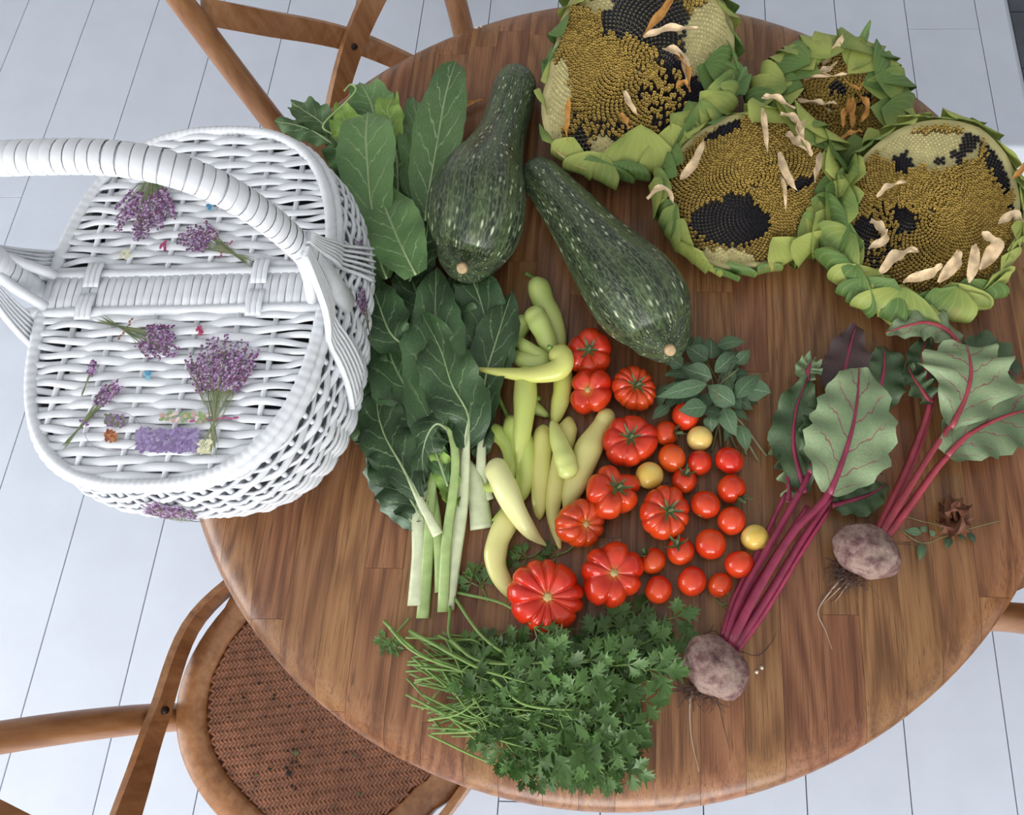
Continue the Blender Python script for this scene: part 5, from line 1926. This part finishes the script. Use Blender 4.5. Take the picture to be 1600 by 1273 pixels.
beet('soil-grey beetroot with long crimson stalks reaching past the cherry tomatoes', 1117, 1041, 56, 42, math.radians(-38), None,
     [([(1134, 1003, 0.03), (1160, 930, 0.028), (1215, 830, 0.03), (1262, 745, 0.03), (1275, 705, 0.03)], 7.5, 'beetstem'),
      ([(1139, 1010, 0.034), (1180, 930, 0.036), (1240, 830, 0.038), (1290, 778, 0.038), (1320, 710, 0.040), (1336, 650, 0.042)], 8, 'beetstem'),
      ([(1146, 1012, 0.028), (1200, 930, 0.024), (1255, 840, 0.024), (1300, 775, 0.024)], 8, 'beetstem'),
      ([(1130, 996, 0.026), (1150, 930, 0.02), (1190, 850, 0.02), (1228, 770, 0.024)], 6.5, 'beetstem'),
      ([(1150, 1016, 0.024), (1195, 955, 0.016), (1250, 865, 0.016), (1296, 795, 0.018)], 6, 'beetstem'),
      ([(1136, 1000, 0.02), (1172, 930, 0.014), (1222, 850, 0.014), (1262, 790, 0.016)], 6, 'beetstem')],
     [([(1318, 655, 0.024), (1318, 600, 0.026), (1326, 550, 0.028), (1338, 508, 0.026)], 42, 'beetleaf_purple', {}),
      ([(1368, 650, 0.016), (1376, 605, 0.022), (1382, 570, 0.022), (1380, 540, 0.018)], 44, 'beetleaf_dark', {}),
      ([(1300, 790, 0.018), (1330, 782, 0.016), (1360, 772, 0.012), (1385, 756, 0.008)], 30, 'beetleaf_dark', {'cup': 0.15}),
      ([(1258, 770, 0.026), (1240, 700, 0.03), (1244, 640, 0.034), (1262, 590, 0.034)], 40, 'beetleaf_dark', {'ruffle': 0.010, 'cup': 0.2}),
      ([(1262, 595, 0.03), (1262, 580, 0.036), (1266, 570, 0.036), (1272, 558, 0.03)], 24, 'beetleaf', {'ruffle': 0.01}),
      ([(1265, 740, 0.03), (1280, 690, 0.036), (1285, 650, 0.038), (1300, 612, 0.034)], 36, 'beetleaf_dark', {'ruffle': 0.008}),
      ([(1232, 785, 0.022), (1230, 750, 0.024), (1222, 722, 0.024), (1206, 690, 0.018)], 20, 'beetleaf', {'ruffle': 0.008, 'twist': 0.8}),
      ([(1296, 772, 0.040), (1316, 722, 0.046), (1332, 668, 0.050), (1340, 618, 0.050), (1342, 574, 0.044)], 74, 'beetleaf', {'peak': 0.38, 'base': 0.18, 'ruffle': 0.006, 'tipw': 0.2})],
     [([(1085, 1060, 0.006), (1078, 1100, 0.002), (1080, 1150, 0.0012), (1092, 1205, 0.001)], 0.002, 'rootlet_pale'), ([(1158, 1018, 0.012), (1185, 1024, 0.001), (1205, 1005, 0.001), (1214, 985, 0.001)], 0.0007, 'rootlet'),
      ([(1095, 1085, 0.004), (1060, 1080, 0.001), (1010, 1085, 0.001)], 0.0008, 'rootlet'), ([(1120, 1085, 0.004), (1130, 1130, 0.001), (1140, 1170, 0.001)], 0.0006, 'rootlet')],
     [(1088, 1075, 60), (1108, 1082, 30), (1122, 1000, 14)], 1)
beet('round purple-grey beetroot with torn, hole-eaten leaves near the table edge', 1354, 862, 52, 41, math.radians(-22), None,
     [([(1370, 832, 0.03), (1395, 780, 0.026), (1425, 710, 0.026), (1447, 650, 0.028), (1452, 625, 0.03)], 7, 'beetstem2'),
      ([(1376, 834, 0.034), (1410, 780, 0.034), (1450, 715, 0.036), (1490, 655, 0.038), (1512, 610, 0.04)], 6.5, 'beetstem2'),
      ([(1384, 838, 0.03), (1425, 785, 0.026), (1465, 730, 0.028), (1500, 692, 0.03)], 7.5, 'beetstem2'),
      ([(1372, 830, 0.022), (1405, 770, 0.016), (1440, 690, 0.018), (1462, 610, 0.02)], 6, 'beetstem2')],
     [([(1500, 560, 0.02), (1530, 555, 0.024), (1560, 565, 0.022), (1588, 590, 0.016)], 44, 'beetleaf_dark', {}),
      ([(1450, 600, 0.02), (1446, 575, 0.026), (1440, 555, 0.026), (1450, 528, 0.022)], 30, 'beetleaf_dark', {}),
      ([(1455, 630, 0.03), (1440, 610, 0.036), (1428, 592, 0.036), (1416, 570, 0.03)], 22, 'beetleaf_dark', {'ruffle': 0.009, 'cup': 0.3}),
      ([(1500, 540, 0.03), (1480, 516, 0.040), (1448, 504, 0.044), (1415, 510, 0.042), (1384, 520, 0.034)], 28, 'beetleaf', {'ruffle': 0.007, 'cup': -0.2}),
      ([(1480, 712, 0.032), (1512, 680, 0.036), (1556, 656, 0.038), (1600, 642, 0.036), (1650, 636, 0.03)], 60, 'beetleaf', {'peak': 0.5, 'ruffle': 0.006}),
      ([(1486, 668, 0.038), (1507, 625, 0.046), (1517, 585, 0.052), (1514, 556, 0.052), (1508, 540, 0.044)], 76, 'beetleaf', {'peak': 0.62, 'base': 0.12, 'ruffle': 0.008, 'tipw': 0.3, 'scallop': 0.12, 'sf': 4})],
     [([(1318, 900, 0.008), (1296, 925, 0.002), (1278, 955, 0.001), (1290, 985, 0.001), (1300, 1014, 0.001)], 0.0016, 'rootlet_pale'), ([(1325, 905, 0.006), (1300, 930, 0.001), (1284, 945, 0.001)], 0.0010, 'rootlet_pale'), ([(1330, 905, 0.006), (1312, 930, 0.001), (1305, 940, 0.001)], 0.0010, 'rootlet_pale'), ([(1395, 850, 0.006), (1415, 850, 0.001), (1440, 856, 0.001)], 0.0007, 'rootlet')],
     [(1312, 895, 70), (1332, 905, 50)], 2)

# small weed with dried leaf
root = thing('weed_sprig', 'thin weed with tiny green leaves beside the round beetroot', 'weed', at(1470, 840))
b = MB()
tube(b, spline(P3([(1405, 826, 0.003), (1440, 848, 0.003), (1475, 838, 0.004), (1520, 824, 0.003), (1563, 813, 0.002)]), 20), 0.0008, 5)
tube(b, spline(P3([(1413, 806, 0.003), (1440, 814, 0.003), (1466, 820, 0.003), (1480, 835, 0.003)]), 12), 0.0006, 5)
tube(b, spline(P3([(1440, 848, 0.003), (1432, 858, 0.003), (1436, 872, 0.003)]), 8), 0.0006, 5)
b.build('stem', M['basil_stem'], root)
for a, c, hw in [((1442, 848), (1436, 876), 6), ((1440, 832), (1412, 828), 6), ((1440, 830), (1448, 822), 5), ((1484, 838), (1478, 858), 6), ((1500, 833), (1505, 845), 5), ((1512, 832), (1524, 848), 7), ((1460, 838), (1452, 826), 4)]:
    place('leaf', bm_[1], root, Matrix.Translation(-root.location) @ leaf_matrix(at(*a, 0.003), at(*c, 0.006), hw * 0.00085, rnd(-0.4, 0.4)))
M['deadleaf'] = plain('dead_leaf', srgb(104, 62, 40), 0.7, var=0.4, scale=120)
b = MB()
for i in range(7):
    a = i * 0.9
    x0, y0 = 1490 + 10 * math.cos(a), 808 + 16 * math.sin(a)
    blade(b, P3([(x0 - 12 * math.cos(a), y0 - 12 * math.sin(a), 0.004), (x0, y0, 0.014 + 0.002 * i), (x0 + 14 * math.cos(a + 0.5), y0 + 14 * math.sin(a + 0.5), 0.006)]), lambda u: 0.009 * (0.3 + 0.7 * math.sin(max(0.03, u) * PI * 0.97)), 10, 5, cup=0.7, ruffle=0.006, rf=2.3, seed=i, twist=0.5 * math.sin(i), zmin=TOP + 0.001)
top_mesh(b, 'dead_leaf', M['deadleaf'], 'crumpled brown dead leaf caught on the thin weed', 'leaf', at(1490, 808), uv=True)

# ---------------------------------------------------------------- parsley
M['parsley'] = plain('parsley_leaf', srgb(72, 104, 46), 0.46, 0.45, var=0.22, scale=45, objvar=0.28)
M['parsley_stem'] = plain('parsley_stem', srgb(112, 142, 72), 0.45, var=0.18, scale=60, objvar=0.15)
lobe = [(0, 0), (0.05, 0.24), (0.17, 0.42), (0.36, 0.58), (0.20, 0.58), (0.22, 0.68), (0.38, 0.88), (0.18, 0.78), (0.14, 0.86), (0.16, 1.0), (0.06, 0.94), (0.0, 1.1)]
lobe = lobe + [(-x, y) for x, y in reversed(lobe[1:-1])]
pv = []
for q in range(7):
    rq = random.Random(q)
    b = MB()
    for ang, sc in ((0.0, 1.0), (0.95, 0.86), (-0.95, 0.86)):
        ang += rq.uniform(-0.12, 0.12)
        ca, sa = math.cos(ang), math.sin(ang)
        droop = rq.uniform(-0.5, 0.25)
        twl = rq.uniform(-0.35, 0.35)
        vs = []
        for x, y in lobe + [(0, 0.5)]:
            z = 0.10 * (x / 0.3) ** 2 * rq.choice((1, 1.5)) + droop * y * y * 0.5 + twl * x + 0.03 * rq.uniform(-1, 1)
            x, y = x * sc * 1.1, y * sc
            vs.append((y * ca - x * sa, y * sa + x * ca, z))
        m = len(lobe)
        b.add(vs, [(i, (i + 1) % m, m) for i in range(m)])
    me = b.mesh('parsley_leaf', smooth=True)
    me.materials.append(M['parsley'])
    pv.append(me)

rp = random.Random(21)


def sprig(base, mid, tip, nleaf, size, label, group, zt, stem_r=0.0011):
    """parsley sprig from base to tip (photo positions), leaves round the tip"""
    pts = [at(base[0], base[1], base[2]), at(mid[0], mid[1], mid[2]), at(tip[0], tip[1], tip[2])]
    root = thing('parsley_sprig', label, 'parsley', (pts[1].x, pts[1].y, TOP), group)
    b = MB()
    sp_ = [Vector(p) for p in spline(pts, 16)]
    tube(b, sp_, [stem_r * (1.25 - 0.5 * i / 15) for i in range(16)], 6)
    d = (sp_[-1] - sp_[-4]).normalized()
    leaves = []
    for i in range(nleaf):
        if i == 0:
            o, dr = sp_[-1], d
        else:
            k = 15 - (i + 1) // 2 * 2
            o = sp_[max(4, k)]
            sg = 1 if i % 2 else -1
            dr = Matrix.Rotation(sg * rp.uniform(0.5, 1.1), 3, 'Z') @ d
        L = size * rp.uniform(0.8, 1.2) * (1.0 if i == 0 else 0.9)
        pl = rp.uniform(0.004, 0.016)
        e = o + dr * pl + Vector((0, 0, rp.uniform(-0.002, 0.006)))
        e.z = max(e.z, TOP + 0.003)
        tube(b, [o, (o + e) / 2 + Vector((0, 0, 0.001)), e], 0.0007, 5)
        leaves.append((e, dr, L))
    b.build('stem', M['parsley_stem'], root)
    for e, dr, L in leaves:
        x = dr.copy()
        x.z = rp.uniform(-0.25, 0.30)
        x.normalize()
        y = Vector((0, 0, 1)).cross(x).normalized()
        y = Matrix.Rotation(rp.uniform(-0.6, 0.6), 3, x) @ y
        z = x.cross(y)
        ee = e - root.location
        m4 = Matrix(((x.x * L, y.x * L, z.x * L, ee.x), (x.y * L, y.y * L, z.y * L, ee.y), (x.z * L, y.z * L, z.z * L, max(ee.z, 0.004)), (0, 0, 0, 1)))
        place('leaf', rp.choice(pv), root, m4)
    return root


PL = 'flat-leaf parsley sprig of the heap by the largest tomato'
PG = 'parsley sprigs in the heap'
n = 0
for i in range(92):
    lay = i / 91.0
    by = rp.uniform(985, 1150)
    bx = 640 + rp.uniform(-8, 70) + (30 if by > 1120 else 0)
    ty = rp.uniform(985, 1205)
    tx = rp.uniform(740, 1020)
    if ty > 1140:
        tx = rp.uniform(800, 985)
    if ty < 1010 and 790 < tx < 915:
        ty += 45
    if i < 8:
        tx, ty = rp.uniform(930, 1040), rp.uniform(962, 1040)
    z = 0.006 + 0.034 * lay
    zt = z + rp.uniform(0.0, 0.016)
    edge = min(1.0, min(abs(ty - 960), abs(1230 - ty)) / 90.0)
    zt *= 0.4 + 0.6 * edge
    mx, my = (bx + tx) / 2 + rp.uniform(-20, 20), (by + ty) / 2 + rp.uniform(-22, 22)
    sprig((bx, by, max(0.002, z * 0.7)), (mx, my, z + 0.004), (tx, ty, zt), rp.choice((3, 4, 5)), rp.uniform(0.015, 0.028) if tx < 880 else rp.uniform(0.019, 0.033), PL + (' on its tomato side' if ty < 1030 else ', leaves over the table edge side' if ty > 1150 else ', leaves toward the beetroot' if tx > 930 else ', in its thick middle'), PG, zt)
# long arching stalks on top of the heap
for b0, m0, t0 in [((703, 948, 0.012), (712, 1010, 0.03), (830, 1048, 0.052)), ((708, 930, 0.006), (760, 1000, 0.046), (845, 1052, 0.05)), ((640, 985, 0.02), (740, 1040, 0.05), (800, 1060, 0.055)), ((712, 925, 0.005), (790, 945, 0.03), (850, 992, 0.048)), ((704, 1000, 0.03), (760, 1035, 0.05), (905, 1032, 0.05)), ((1030, 1020, 0.016), (1028, 1060, 0.014), (1000, 1062, 0.02)), ((770, 1060, 0.05), (820, 1100, 0.052), (905, 1110, 0.05)), ((600, 970, 0.01), (650, 1020, 0.034), (750, 1058, 0.046))]:
    sprig(b0, m0, t0, 3, 0.027, 'long arching parsley stalk lying on top of the heap', 'arching parsley stalks', 0, 0.0017)
sprig((640, 965, 0.004), (622, 985, 0.004), (612, 1000, 0.004), 4, 0.015, 'small parsley leaf lying apart on bare oak beside the heap', None, 0)
sprig((845, 860, 0.002), (835, 868, 0.003), (820, 872, 0.003), 3, 0.018, 'parsley bit on bare oak above the largest tomato', None, 0)
sprig((900, 850, 0.002), (885, 862, 0.003), (868, 868, 0.003), 3, 0.018, 'parsley bit behind the side-lying tomato', None, 0)
sprig((762, 940, 0.002), (758, 928, 0.003), (752, 915, 0.004), 3, 0.020, 'dark parsley leaf between the chard stalks and cream pepper', None, 0)
sprig((1118, 935, 0.002), (1122, 940, 0.003), (1130, 946, 0.003), 2, 0.011, 'tiny parsley scrap below the cherry tomatoes', None, 0)
b = MB()
tube(b, spline(P3([(602, 972, 0.02), (625, 995, 0.012), (650, 1015, 0.01)]), 8), 0.0018, 7)
top_mesh(b, 'parsley_stalk', M['parsley_stem'], 'thick cut parsley stalk sticking out past the heap toward the basket', 'parsley', at(625, 995))
